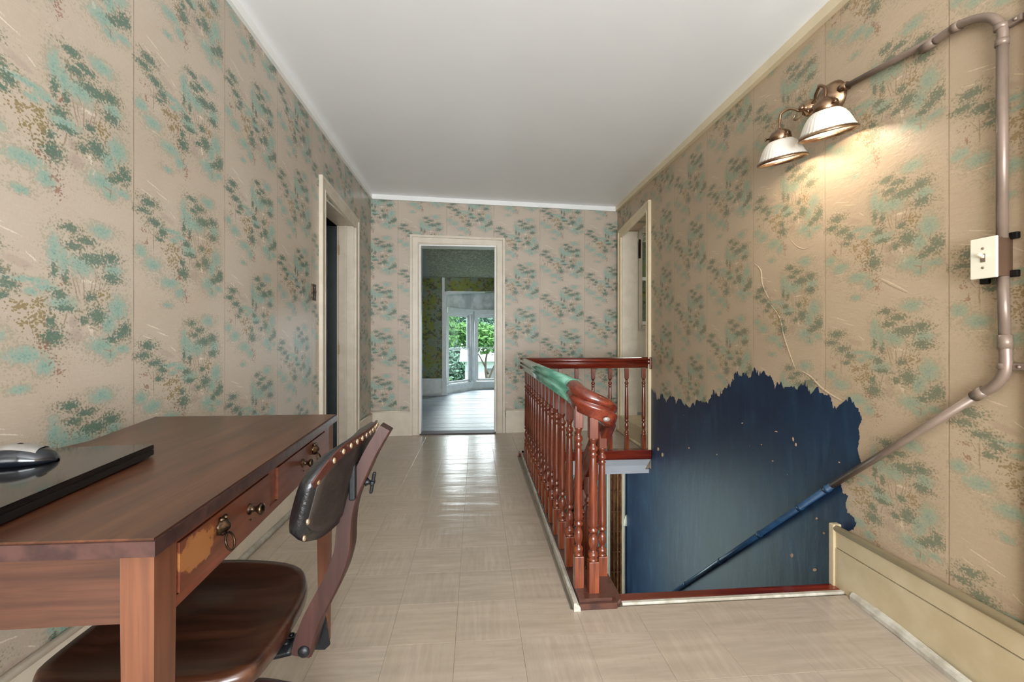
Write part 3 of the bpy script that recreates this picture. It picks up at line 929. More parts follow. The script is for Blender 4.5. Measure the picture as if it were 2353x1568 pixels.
# ------------------------------------------------------------------ side room behind the right door
m_ = MB()
m_.box((1.80, 4.93, 0.0), (1.925, 5.05, 2.45)); m_.box((1.925, 4.93, 0.0), (3.0, 5.05, 1.20)); m_.box((3.0, 4.93, 0), (3.6, 5.05, 2.45))
m_.box((1.925, 4.93, 2.28), (3.0, 5.05, 2.45)); m_.box((3.6, 2.6, 0), (3.7, 5.05, 2.45)); m_.box((1.75, 2.5, 0), (3.6, 2.6, 2.45))
m_.box((XR(4.9)+0.01, 4.925, 0.0), (1.80, 5.04, 2.45))
struct('wall_side_room', m_, M['cream_wall'])
struct('ceiling_side_room', MB().box((1.78, 2.5, 2.34), (3.7, 5.05, 2.45)), M['ceiling'])
struct('floor_side_room', MB().box((1.72, 2.5, 0.05), (3.7, 5.05, RDZ0)), M['grey_planks'])
w4 = dstruct('window_4', (2.48, 4.95, 1.2))
m_ = MB()
m_.box((1.885, 4.915, 1.14), (1.925, 4.93, 2.34)); m_.box((3.0, 4.90, 1.14), (3.05, 4.93, 2.34)); m_.box((1.915, 4.89, 1.16), (3.05, 4.93, 1.20))
make('window_casing', m_, M['cream'], parent=w4)
m_ = MB()
for zz in (1.21, 1.73, 2.24): m_.box((1.925, 4.96, zz), (3.0, 4.99, zz+0.04))
for xx in (1.925, 2.46, 2.985): m_.box((xx, 4.96, 1.2), (xx+0.015, 4.99, 2.28))
make('window_sash', m_, M['white_trim'], parent=w4)
make('glass_pane', MB().box((1.93, 4.972, 1.21), (2.99, 4.976, 2.27)), M['glass'], parent=w4)
hb = MB().bbox((1.882, 4.905, 1.98), (1.905, 4.93, 2.2), 0.003)
hb.lathe([(0.007, 0), (0.007, 0.16)], 8, Matrix.Translation((1.893, 4.90, 2.0)))
make('curtain_bracket', hb, M['black_metal'], parent=w4)
fl = thing('ceiling_lamp', (1.86, 4.62, 2.34), 'small flush white ceiling lamp glimpsed through the doorway on the right', 'lamp')
make('lamp_base', MB().lathe([(0.075, 2.315), (0.08, 2.34)], 24, Matrix.Translation((1.86, 4.62, 0))), M['white_trim'], parent=fl)
make('lamp_shade', MB().lathe([(0.02, 2.262), (0.045, 2.27), (0.062, 2.29), (0.068, 2.315)], 24, Matrix.Translation((1.86, 4.62, 0))), M['shade'], parent=fl)

# ------------------------------------------------------------------ far room with the bay
ZC2 = 2.17
fr_y0 = 4.9; FY = 8.10
xw = onY(1013, 800, FY).x; xt0 = onY(1016, 800, FY).x; xt1 = onY(1026, 800, FY).x
m_ = MB()
m_.box((-2.2, FY, 0), (xt0+0.02, FY+0.15, ZC2+0.1))                 # frontal wall left of the bay
hz0 = onY(1060, 671, FY).z
m_.box((xt0, FY, hz0), (2.4, FY+0.15, ZC2+0.1))                     # header over the bay
m_.box((1.5, FY, 0), (2.4, FY+0.15, ZC2+0.1))
m_.box((-2.3, 4.9, 0), (-2.2, FY+0.1, ZC2+0.1)); m_.box((2.4, 5.05, 0), (2.5, FY+0.1, ZC2+0.1))
struct('wall_far_room', m_, M['green_paper'])
struct('wall_far_room_back', MB().box((-2.2, YB(-1)+T+0.001, 0.0), (bd0-0.02, YB(-1)+T+0.02, ZC2)).box((bd1+0.02, 5.05, 0.0), (2.4, 5.06, ZC2)), M['green_paper'])
struct('ceiling_far_room', MB().box((-2.3, 4.92, ZC2), (2.5, FY+0.1, ZC2+0.1)), M['leaf_ceiling'])
e1, e2 = onZ(975, 560, ZC2), onZ(985, 634, ZC2)
m_ = MB().prism([(-2.2, 4.95), (e1.x+0.06, 4.95), (e1.x, e1.y), (e2.x, FY), (-2.2, FY)], ZC2-0.012, ZC2)
struct('trim_5', m_, M['fascia'])
pl = struct('floor_far_room', MB().box((-2.3, 4.9, -0.16), (2.5, 9.4, -0.03)), M['dark_brown'])
k = 0; y = YB(-0.5)+T
m_ = MB()
while y < 9.3:
    hgt = random.uniform(-0.002, 0.002)
    m_.box((-2.2, y, -0.03), (2.4, y+0.118, 0.0+hgt)); y += 0.122
po = make('floor_board', m_, M['grey_planks'], parent=pl)
po['kind'] = 'stuff'
# trim post, baseboard of the frontal wall
m_ = MB().bbox((xt0, FY-0.03, 0), (xt1, FY+0.2, hz0+0.0), 0.004)
m_.bbox((xt0-0.005, FY-0.045, 0), (xt1+0.012, FY+0.02, 0.33), 0.006)
struct('trim_6', m_, M['bay_white'])
struct('trim_7', MB().box((xt0, FY-0.015, hz0), (xt0+0.045, FY+0.01, ZC2)), M['bay_white'])
m_ = MB().box((-2.2, FY-0.025, 0), (xt0, FY, 0.30)); m_.tube([(-2.2, FY-0.02, 0.305), (xt0, FY-0.02, 0.305)], 0.014, 6); m_.tube([(-2.2, FY-0.03, 0.03), (xt0, FY-0.03, 0.03)], 0.018, 6)
struct('baseboard_far_room', m_, M['bay_white'])
# arched soffit edge under the header
m_ = MB()
pts = []
for i in range(13):
    t = i/12; x = xt1+(1.5-xt1)*t
    pts.append((x, hz0-0.055+0.06*math.sin(PI*t)**0.7))
poly = [(xt1, hz0+0.01)]+pts+[(1.5, hz0+0.01)]
v = [(a, FY-0.02, b) for a, b in poly]+[(a, FY+0.16, b) for a, b in poly]
k = len(poly)
m_.add(v, [tuple(range(k)), tuple(reversed(range(k, 2*k)))]+[(i, (i+1) % k, k+(i+1) % k, k+i) for i in range(k)])
struct('trim_8', m_, M['bay_white'])
# bay facets
P0 = Vector((xt1-0.02, 8.36)); P1 = Vector((-0.062, 9.0)); P2 = Vector((1.05, 9.10)); P3 = Vector((1.52, 8.36))
bay = []
def facet(idx, A, B, wz0=0.17, wz1=1.52, post=0.07, rail=0.04):
    A = Vector((A.x, A.y, 0)); B = Vector((B.x, B.y, 0))
    L_ = (B-A).length; t = (B-A).normalized(); n_ = Vector((t.y, -t.x, 0))     # towards the room
    F = Matrix((( t.x, -n_.x, 0, A.x), (t.y, -n_.y, 0, A.y), (0, 0, 1, 0), (0, 0, 0, 1)))   # local x along, y outward
    w = dstruct('window_%d' % idx, (A.x, A.y, 0))
    m_ = MB()
    m_.box((0, 0, 0.0), (L_, 0.1, wz0-0.03), F)
    make('bay_base_panel', m_, M['bay_white'], parent=w)
    make('window_sill', MB().bbox((0, -0.03, wz0-0.04), (L_, 0.1, wz0-0.008), 0.005, F), M['bay_white'], parent=w)
    make('shoe_moulding', MB().box((0, -0.02, 0), (L_, 0, 0.03), F), M['bay_grey'], parent=w)
    m_ = MB(); m_.box((0, 0, wz0), (post, 0.1, wz1), F); m_.box((L_-post, 0, wz0), (L_, 0.1, wz1), F)
    m_.box((0, 0, wz1), (L_, 0.1, wz1+0.03), F)
    make('window_frame', m_, M['bay_white'], parent=w)
    m_ = MB(); m_.bbox((0, -0.035, wz1+0.02), (L_, 0.08, wz1+0.13), 0.015, F)
    make('head_moulding', m_, M['bay_white'], parent=w)
    make('upper_panel', MB().box((0, 0.0, wz1+0.13), (L_, 0.1, 2.1), F), M['bay_grey'], parent=w)
    zm = (wz0+wz1)/2
    s_ = MB()
    for (za, zb, yy) in ((wz0, zm+0.02, 0.03), (zm-0.02, wz1, 0.06)):
        s_.box((post, yy, za), (post+0.04, yy+0.03, zb), F); s_.box((L_-post-0.04, yy, za), (L_-post, yy+0.03, zb), F)
        s_.box((post, yy, za), (L_-post, yy+0.03, za+(0.045 if za < wz0+0.01 else rail*0.5)), F); s_.box((post, yy, zb-(0.04 if zb > wz1-0.01 else rail*0.5)), (L_-post, yy+0.03, zb), F)
    make('window_sash', s_, M['bay_white'], parent=w)
    g_ = MB().box((post+0.03, 0.042, wz0+0.02), (L_-post-0.03, 0.045, zm), F)
    make('glass_pane', g_, M['glass'], parent=w)
    g_ = MB().box((post+0.03, 0.072, zm), (L_-post-0.03, 0.075, wz1-0.02), F)
    make('glass_pane', g_, M['glass'], parent=w)
    return w
facet(1, P0, P1, rail=0.03); facet(2, P1, P2, rail=0.012); facet(3, P2, P3)
post = MB().lathe([(0.035, 0.17), (0.035, 1.6)], 10, Matrix.Translation((P1.x, P1.y-0.03, 0)))
struct('trim_9', post, M['bay_white'])
struct('ceiling_bay', MB().prism([(xt1-0.1, FY+0.1), (1.6, FY+0.1), (1.6, 9.3), (xt1-0.1, 9.3)], 2.1, 2.16), M['bay_white'])

# ------------------------------------------------------------------ garden
gr = make('lawn', MB().box((-30, 9.6, -3.1), (40, 60, -3.0)), M['ground'])
gr['kind'] = 'structure'; gr.name = 'ground'
hs = thing('neighbour_house', (1.6, 24, -3), 'pale sided house seen through the right bay window between the leaves', 'house')
m_ = MB().box((-0.6, 24, -3), (7, 30, -0.2)); make('wall', m_, M['house'], parent=hs)
m_ = MB().add([(-0.9,23.6,-0.2),(7.3,23.6,-0.2),(7.3,30.4,-0.2),(-0.9,30.4,-0.2),(-0.9,27,1.0),(7.3,27,1.0)], [(0,1,5,4),(2,3,4,5),(0,4,3),(1,2,5),(0,3,2,1)])
make('roof', m_, M['house'], parent=hs)
make('window_frame', MB().box((0.6, 23.95, -1.6), (1.5, 24.0, -0.6)), M['roof'], parent=hs)

def foliage(centers, n, size, seed):
    rnd = random.Random(seed); m_ = MB()
    vs = []; fs = []
    for i in range(n):
        c, r = centers[rnd.randrange(len(centers))]
        d = Vector((rnd.gauss(0, 1), rnd.gauss(0, 1), rnd.gauss(0, 1))).normalized()*(rnd.random()**0.45)
        p = Vector(c)+Vector((d.x*r[0], d.y*r[1], d.z*r[2]))
        u = Vector((rnd.gauss(0, 1), rnd.gauss(0, 1), rnd.gauss(0, 0.7))).normalized()
        w = u.orthogonal().normalized(); s_ = size*rnd.uniform(0.6, 1.3)
        o = len(vs)
        vs += [p-u*s_, p+w*s_*0.42+u*s_*0.1, p+u*s_, p-w*s_*0.42+u*s_*0.1]
        fs.append((o, o+1, o+2, o+3))
    m_.add(vs, fs)
    return m_
def tree(name, base, crowns, n, size, leafm, label, seed, branches):
    t = thing(name, base, label, 'tree')
    b = MB()
    for pts, r in branches:
        q = spline(pts, 5)
        b.tube(q, r, 6, [1-0.75*i/(len(q)-1) for i in range(len(q))])
    make('trunk', b, M['bark'], parent=t)
    f = make('leaves', foliage(crowns, n, size, seed), leafm, parent=t)
    f['kind'] = 'stuff'
    return t
tree('leafy_tree', (-2.6, 12.6, -3), [((-2.3, 12.6, 1.6), (1.4, 0.8, 1.1)), ((-1.3, 12.4, 1.9), (0.9, 0.7, 0.7)), ((-2.6, 12.9, 0.1), (1.6, 0.9, 1.0)), ((-1.9, 12.9, -1.0), (1.4, 0.8, 0.7)), ((-1.6, 12.8, -0.3), (0.9, 0.7, 0.55)), ((-1.0, 12.8, 1.2), (0.5, 0.5, 0.5))],
     14000, 0.07, M['leaf_a'], 'bright green leafy tree outside the left bay window', 3,
     [([(-2.6, 12.6, -3), (-2.5, 12.6, -1), (-2.2, 12.6, 1.4)], 0.14), ([(-2.5, 12.6, -0.4), (-1.9, 12.5, 0.3), (-0.9, 12.4, 0.55)], 0.06), ([(-2.4, 12.6, 0.1), (-1.6, 12.5, 0.9), (-0.8, 12.4, 1.0)], 0.05), ([(-2.5, 12.6, -0.8), (-1.8, 12.6, -0.45), (-0.8, 12.6, -0.4)], 0.06)])
tree('leafy_tree', (1.2, 14.2, -3), [((0.6, 14.2, 1.0), (1.3, 0.8, 0.5)), ((-0.1, 14.2, 1.25), (0.7, 0.6, 0.35)), ((0.2, 14.0, -1.0), (1.5, 0.7, 0.55))],
     7000, 0.08, M['leaf_a'], 'bright green tree with bare lower branches outside the right bay window', 5,
     [([(0.55, 14.0, -3), (0.45, 14.0, -1), (0.3, 14.0, 0.2), (0.5, 14.1, 1.1)], 0.07), ([(0.4, 14.0, -0.6), (0.0, 13.9, -0.2), (-0.3, 13.9, 0.0)], 0.035), ([(0.4, 14.0, -0.3), (0.6, 14.0, 0.2), (0.9, 14.0, 0.5)], 0.035), ([(0.4, 14.0, -0.1), (0.1, 14.0, 0.5), (-0.2, 14.1, 0.9)], 0.03)])
tree('tall_tree', (1.5, 38, -3), [((-0.5, 38, 4.0), (5, 2, 4.5)), ((-6, 38, 1), (6, 2, 5)), ((-2, 37, -1), (5, 2, 2.5))],
     24000, 0.24, M['leaf_b'], 'tall bluish green tree mass rising behind the pale house', 9,
     [([(1.5, 38, -3), (1.4, 38, 0), (1.0, 38, 5)], 0.4)])
tree('low_shrub', (-1.0, 10.9, -3), [((-1.5, 10.9, -0.55), (0.9, 0.35, 0.45)), ((0.3, 10.9, -0.75), (1.2, 0.35, 0.45)), ((-0.6, 10.9, -1.5), (1.9, 0.35, 0.9))],
     6000, 0.06, M['leaf_a'], 'low green shrub just under the bay windows', 11,
     [([(-1.0, 10.9, -3), (-0.8, 10.9, -2), (-0.8, 10.9, -0.9)], 0.06)])

# ------------------------------------------------------------------ stairwell
m_ = MB()
m_.box((WX-0.03, WY0-0.06, -0.36), (WX+0.02, WY1, -0.012)); m_.box((WX-0.03, WY0-0.06, ZD), (WX+0.02, 2.9, -0.36))                       # wall under the long balustrade, cut short below to pass the added light
m_.box((WX-0.03, 1.60, ZD), (1.56, WY0-0.03, -0.16))
struct('wall_stairwell', m_, M['cream_wall'])
struct('floor_downstairs', MB().box((-1.4, 1.6, ZD-0.1), (1.75, 4.9, ZD)), M['tread'])
Ye = 4.60
lx0, lx1 = onY(1401, 1200, Ye).x, onY(1431, 1200, Ye).x
m_ = MB()
m_.box((-1.4, Ye, ZD), (lx0, Ye+0.1, -0.16)); m_.box((lx1, Ye, ZD), (1.63, Ye+0.1, -0.16))
m_.box((lx0, Ye, -0.42), (lx1, Ye+0.1, -0.16))
m_.box((-1.4, 1.6, ZD), (-1.3, 3.4, -0.16)); m_.box((-1.3, WY1-0.2, ZD), (WX-0.4, WY1-0.1, -1.9))  # unseen hall side left partly open to let sky light in
struct('wall_downstairs', m_, M['teal_wall'])
w5 = dstruct('window_5', (lx0, Ye, -1.6))
wz0_, wz1_ = -1.75, -0.42
m_ = MB(); m_.bbox((lx1-0.005, Ye-0.03, ZD), (lx1+0.018, Ye+0.02, -0.2), 0.003)
m_.bbox((lx0-0.03, Ye-0.02, ZD), (lx0, Ye+0.02, -0.2), 0.003)
make('window_casing', m_, M['cream'], parent=w5)
m_ = MB()
nb = 4
for i in range(nb):
    x = lx0+0.004+(lx1-lx0-0.022)*i/(nb-1)
    m_.bbox((x, Ye+0.01, ZD), (x+0.014, Ye+0.04, -0.2), 0.003)
for i in range(12):
    z = -2.6+i*0.22
    m_.box((lx0, Ye+0.022, z), (lx1, Ye+0.034, z+0.014))
make('window_lattice', m_, M['brown_lattice'], parent=w5)
make('glass_pane', MB().box((lx0, Ye+0.05, ZD), (lx1, Ye+0.056, -0.2)), M['brown_lattice'], parent=w5)
# paint chip patch on that casing
ch = MB().lathe([(0.012, 0), (0.03, 0.002), (0.026, 0.05), (0.012, 0.10), (0.002, 0.12)], 8, Matrix.Translation((lx1+0.03, Ye-0.03, -0.97)) @ Matrix.Scale(0.4, 4, (0, 1, 0)))
make('torn_patch', ch, M['cream_wall'], parent=w5)
# treads
stair = thing('stairs', (1.0, WY0, ZD), None, None, kind='structure')
for i in range(12):
    y = WY0+0.02+i*0.215; z = -0.2-i*0.195
    make('stair_tread', MB().bbox((WX+0.02, y, z-0.03), (XR(y)-0.004, y+0.25, z), 0.006), M['tread'], parent=stair)
    make('stair_riser', MB().box((WX+0.02, y-0.002, z), (XR(y)-0.004, y+0.012, z+0.165)), M['cream_old'], parent=stair)
# landing edge
m_ = MB()
yF = 3.86
xr = XR(yF)-0.002
m_.add([(WX+0.02,yF+0.01,-0.055),(xr,yF+0.01,-0.055),(xr-0.02,yF+0.05,-0.125),(WX+0.02,yF+0.05,-0.125),(WX+0.02,yF+0.055,-0.185),(xr-0.05,yF+0.055,-0.185),
        (xr-0.05,yF+0.2,-0.2),(WX+0.02,yF+0.2,-0.2),(xr,yF+0.2,-0.055),(WX+0.02,yF+0.2,-0.055)],
       [(0,1,2,3),(3,2,5,4),(4,5,6,7),(1,8,6,5,2),(0,9,8,1),(0,3,4,7,9),(6,8,9,7)])
struct('trim_10', m_, M['fascia'])
struct('ceiling_under_landing', MB().box((-1.3, yF+0.06, -0.2), (1.63, 4.7, -0.165)), M['fascia'])
struct('trim_11', MB().bbox((0.56, WY0-0.045, -0.035), (XR(1.73)-0.02, WY0+0.01, 0.004), 0.008), M['red_wood_x'])
struct('trim_12', MB().bbox((0.575, WY0-0.062, -0.006), (XR(1.73)-0.012, WY0-0.045, 0.006), 0.002), M['dusty_white'])

# blue paint on the right wall
outline = [(1494,898),(1503,902),(1512,920),(1519,908),(1530,924),(1545,912),(1553,928),(1562,918),(1576,932),(1590,934),(1603,925),(1620,932),
 (1632,918),(1639,900),(1650,914),(1664,892),(1680,886),(1692,856),(1700,870),(1709,858),(1722,874),(1732,848),(1744,864),(1753,852),(1765,862),
 (1773,874),(1780,894),(1791,880),(1801,890),(1815,886),(1828,894),(1841,890),(1850,880),(1862,904),(1880,896),(1896,906),(1906,914),(1912,930),
 (1921,942),(1930,926),(1940,924),(1953,918),(1963,930),(1973,945),(1979,965),(1972,985),(1975,1005),(1970,1030),(1976,1055),(1980,1075),(1932,1112),
 (1936,1135),(1949,1138),(1942,1160),(1946,1178),(1961,1190),(1967,1205),(1960,1218),(1945,1221),(1926,1212),(1908,1206)]
pts = []
rnd = random.Random(4)
for i in range(len(outline)-1):
    a, b = outline[i], outline[i+1]
    n_ = max(1, int(math.hypot(b[0]-a[0], b[1]-a[1])/3.2))
    for j in range(n_):
        t = j/n_
        q = (a[0]+(b[0]-a[0])*t+rnd.uniform(-1.2, 1.2), a[1]+(b[1]-a[1])*t+(rnd.uniform(-8, 5) if i < 44 else rnd.uniform(-2, 2)))
        pts.append(onR(*q, 0.0015))
pts.append(onR(1906, 1206, 0.0015))
e = BE+0.003
for p in pts: p.y = min(p.y, 3.868)
tail = [Vector((XR(e)-0.0015, e, pts[-1].z)), Vector((XR(e)-0.0015, e, ZD)), Vector((XR(4.6)-0.0015, 4.6, ZD)), Vector((XR(4.6)-0.0015, 4.6, -0.15)), Vector((XR(3.87)-0.0015, 3.868, -0.15))]
allp = pts+tail
from mathutils.geometry import tessellate_polygon
bm = bmesh.new()
bvs = [bm.verts.new(p) for p in allp]
for tri in tessellate_polygon([[Vector((p.y, p.z, 0)) for p in allp]]):
    try: bm.faces.new([bvs[i] for i in tri])
    except ValueError: pass
ext = bmesh.ops.extrude_face_region(bm, geom=bm.faces[:])
for g_ in ext['geom']:
    if isinstance(g_, bmesh.types.BMVert): g_.co.x += 0.0014
m_ = MB(); m_.frombm(bm)
bp = make('blue_paint', m_, M['blue'], parent=wall_r)
# paint chips and flakes
rnd = random.Random(12)
chips = MB()
for (x, y, w, h) in [(1512,1032,5,8),(1522,1045,4,10),(1783,992,7,3),(1822,1010,3,10),(1828,1022,3,8),(1893,1226,6,6),(1819,1278,6,9),(1872,1310,8,8),(1876,1192,5,5),(1583,1030,3,5),(1647,1045,3,3),(1705,973,3,3),(1928,1063,4,3),(1749,1022,3,3),(1775,1060,3,3)]:
    poly = []
    for k in range(7):
        a = 2*PI*k/7; rr = rnd.uniform(0.6, 1.1)
        poly.append(onR(x+math.cos(a)*w*rr*0.6, y+math.sin(a)*h*rr*0.6, 0.003))
    kk = len(poly)
    v = poly+[p+Vector((0.0018, 0, 0)) for p in poly]
    chips.add(v, [tuple(range(kk)), tuple(reversed(range(kk, 2*kk)))]+[(i, (i+1) % kk, kk+(i+1) % kk, kk+i) for i in range(kk)])
co = make('paint_chips', chips, M['chip'], parent=wall_r); co['kind'] = 'stuff'
# raised creases in the paper
def crease(pxs, w, h, material, name='paper_crease', uv=True, sunk=0.001):
    path = spline([onR(x, y, 0.0) for x, y in pxs], 6)
    h *= 0.34; w *= 0.8
    prof = [(-w, -sunk), (-w*0.45, h*0.65), (0, h), (w*0.5, h*0.5), (w, -sunk)]
    m_ = MB(); L_ = len(path)
    m_.sweep(path, prof, [Vector((-1, 0, 0))]*L_, closed_prof=False, cap=False, scales=[max(0.08, math.sin(PI*(i+0.3)/(L_+0.2))**0.6) for i in range(L_)])
    return make(name, m_, material, parent=wall_r, uvf=uvR if uv else None)
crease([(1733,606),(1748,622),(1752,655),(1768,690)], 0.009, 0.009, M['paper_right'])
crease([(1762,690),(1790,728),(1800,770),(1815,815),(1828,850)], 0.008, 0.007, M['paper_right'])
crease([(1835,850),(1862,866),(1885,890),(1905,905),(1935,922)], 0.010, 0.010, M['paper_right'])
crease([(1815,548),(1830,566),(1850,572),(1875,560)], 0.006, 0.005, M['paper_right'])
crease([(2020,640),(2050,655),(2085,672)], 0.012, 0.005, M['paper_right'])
crease([(1526,915),(1545,985),(1549,1040),(1578,1110),(1595,1170),(1610,1230),(1628,1300)], 0.012, 0.006, M['blue'], uv=False)
crease([(1700,870),(1720,930),(1735,985),(1760,1040),(1785,1080)], 0.010, 0.004, M['blue'], uv=False)
crease([(1622,940),(1680,975),(1705,1020),(1722,1070)], 0.010, 0.005, M['blue'], uv=False)

# ------------------------------------------------------------------ balustrade
bal = thing('stair_balustrade', (0.42, 2.8, 0), 'red varnished turned baluster railing with green painted handrail round the stairwell', 'balustrade')
def baluster_mesh(H, blk=0.038):
    m_ = MB(); h = blk/2
    zb0, zb1 = 0.0, 0.178*H
    zt0, zt1 = 0.878*H, H
    m_.bbox((-h, -h, zb0), (h, h, zb1), 0.002)
    m_.bbox((-h*0.88, -h*0.88, zt0), (h*0.88, h*0.88, zt1), 0.002)
    pr = [(0.0,.178),(h*.98,.178),(h*.98,.186),(h*.74,.194),(h*1.0,.203),(h*.98,.222),(h*.66,.23),(h*.54,.238),(h*.82,.262),(h*.95,.285),(h*.82,.312),(h*.52,.332),
          (h*.66,.338),(h*.98,.346),(h*.98,.358),(h*.68,.366),(h*.86,.374),(h*.94,.385),(h*.93,.41),(h*.86,.60),(h*.68,.765),(h*.62,.775),(h*.90,.785),(h*.60,.795),
          (h*.66,.802),(h*.96,.814),(h*.92,.826),(h*.58,.836),(h*.52,.85),(h*.68,.864),(h*.88,.874),(h*.88,.88),(0,.88)]
    m_.lathe([(r, z*H) for r, z in pr], 14, cap=False)
    return m_
RZ = 0.775            # underside of the long rail
B0 = baluster_mesh(RZ-0.03)
src = None
ysb = [onX(x, 900, 0.41).y for x in (1324.6,1304,1287.7,1274.7,1263.9,1254.8,1247,1239.4,1232.9,1227,1221.6,1216.8,1212.9,1209.2,1205.8)]
bx = lambda Y: 0.418+0.004*(Y-1.7)
for i, y in enumerate(ysb):
    loc = Vector((bx(y), y, 0.03))-Vector(bal.location)
    if src is None:
        src = make('baluster', B0, M['red_wood'], parent=bal, local=True); src.location = loc
    else:
        inst(src, 'baluster', bal, loc, (0, 0, 0))
BY = 3.90             # the cross railing
for x in (1478.6,1439.6,1401.6,1362.6,1324.6,1286.7,1249,1226):
    p = onY(x, 900, BY)
    inst(src, 'baluster', bal, Vector((p.x, BY, 0.03))-Vector(bal.location))
# apex baluster and the first ones down the flight
apx = onZ(1367, 1368, 0.035)
ap = baluster_mesh(0.70, 0.041)
o = make('baluster', ap, M['red_wood'], parent=bal, local=True); o.location = Vector((0.468, 1.715, 0.035))-Vector(bal.location)
dn = baluster_mesh(0.66, 0.038)
o2 = make('baluster', dn, M['red_wood'], parent=bal, local=True); o2.location = Vector((0.540, 1.835, 0.0))-Vector(bal.location)
sl = 0.907
for j, y in enumerate((1.98, 2.09, 2.20, 2.31, 2.42, 2.53)):
    z = 0.0-sl*(y-1.80)
    inst(o2, 'baluster', bal, Vector((0.545, y, z-0.02))-Vector(bal.location))
# rails
def rail_prof(w=0.034, h=0.098):
    # moulded section, (side, up) with up measured from the underside
    half = [(0.0, h), (w*.45, h*.985), (w*.8, h*.90), (w*.98, h*.77), (w*.9, h*.66), (w*.66, h*.60), (w*.62, h*.55), (w*.95, h*.50), (w*1.0, h*.40), (w*.86, h*.33), (w*.84, h*.27), (w*.72, h*.2), (w*.68, h*.06), (w*.6, 0)]
    return [(a, b-h/2) for a, b in half]+[(-a, b-h/2) for a, b in reversed(half[1:])]
RP = rail_prof()
rc = RZ+0.049
yj = onX(1308, 870, 0.40).y
straight = [(bx(BY)-0.0, BY+0.03, rc), (bx(3), 3.0, rc), (bx(yj), yj, rc)]
g = make('handrail', MB().sweep(straight, RP), M['green_rail'], parent=bal)
g['label'] = 'green painted straight handrail'
# joint bead
make('rail_joint', MB().sweep([(bx(yj), yj+0.006, rc), (bx(yj), yj-0.006, rc)], [(a*1.06, b*1.06) for a, b in RP]), M['green_rail'], parent=bal)
cvp = []
R_ = 0.067; cx0 = bx(yj)+R_; yc = 1.785
tot = (yj-yc)+PI*R_
zdrop = lambda d_: rc-0.105*(d_/tot)**1.6
for k in range(4):
    y_ = yj+(yc-yj)*k/4
    cvp.append((bx(yj), y_, zdrop(yj-y_)))
for k in range(0, 19):
    a = PI+PI*k/18
    cvp.append((cx0+R_*math.cos(a), yc+R_*math.sin(a), zdrop(yj-yc+PI*R_*k/18)))
zend = cvp[-1][2]; yend = cvp[-1][1]
for k in range(1, 6):
    yy = yend+0.25*k
    cvp.append((cx0+R_, yy, zend-sl*(yy-yend)))
cv = make('handrail_curve', MB().sweep(cvp, RP), M['curve_wood'], parent=bal)
cv['label'] = 'red brown varnished handrail turning down to the flight'
make('rail_plug', MB().lathe([(0.0, 0), (0.009, 0), (0.009, 0.004), (0, 0.005)], 10, Matrix.Translation((cx0+0.030, yc-0.094, rc-0.095)) @ Matrix.Rotation(PI/2, 4, 'X') @ Matrix.Scale(1.6, 4, (1, 0, 0)), cap=False), M['silver'], parent=bal)
make('cross_handrail', MB().sweep([(bx(BY)-0.03, BY, rc+0.002), (1.0, BY, rc+0.002), (XR(BY)-0.002, BY, rc+0.006)], RP), M['red_wood_x'], parent=bal)
make('wall_rosette', MB().bbox((XR(BY)-0.02, BY-0.05, rc-0.055), (XR(BY)-0.002, BY+0.05, rc+0.055), 0.004), M['red_wood_x'], parent=bal)
# bottom members
make('base_board', MB().bbox((WX-0.042, 1.80, 0.0), (WX+0.03, WY1+0.02, 0.031), 0.005), M['dark_plinth'], parent=bal)
make('cross_base_board', MB().bbox((WX-0.06, 3.855, -0.055), (XR(3.9)-0.003, 3.935, 0.031), 0.005), M['red_wood_x'], parent=bal)
m_ = MB()
pl_ = [(WX-0.042, WY0-0.085), (0.545, WY0-0.085), (0.568, WY0-0.06), (0.574, WY0+0.0), (0.572, 1.90), (WX-0.042, 1.90)]
m_.prism(pl_, 0.0, 0.024)
pl2 = [(WX-0.040, WY0-0.07), (0.53, WY0-0.07), (0.552, WY0-0.045), (0.558, WY0+0.0), (0.556, 1.86), (WX-0.040, 1.86)]
m_.prism(pl2, 0.024, 0.036)
make('corner_plinth', m_, M['dark_plinth'], parent=bal)
make('flight_string', MB().add([(0.50,1.80,-0.02),(0.58,1.80,-0.02),(0.58,3.2,-0.02-sl*1.4),(0.50,3.2,-0.02-sl*1.4),(0.50,1.80,-0.3),(0.58,1.80,-0.3),(0.58,3.2,-0.3-sl*1.4),(0.50,3.2,-0.3-sl*1.4)],
     [(0,1,2,3),(7,6,5,4),(0,4,5,1),(1,5,6,2),(2,6,7,3),(3,7,4,0)]), M['red_wood_x'], parent=bal)
prof = [(-0.012, -0.012), (0.014, -0.012), (0.014, 0.02), (0.004, 0.02), (0.0, 0.012), (-0.006, 0.012), (-0.012, 0.0)]
bx0 = onZ(1322, 1400, 0).x; bx1 = onZ(1199, 1046, 0).x
make('edge_moulding', MB().sweep([(bx0+0.005, WY0-0.09, 0.012), (bx1+0.002, WY1+0.03, 0.012)], [(-a, b) for a, b in prof][::-1], smooth=False), M['dusty_white'], parent=bal)['label'] = 'worn white quarter round moulding'

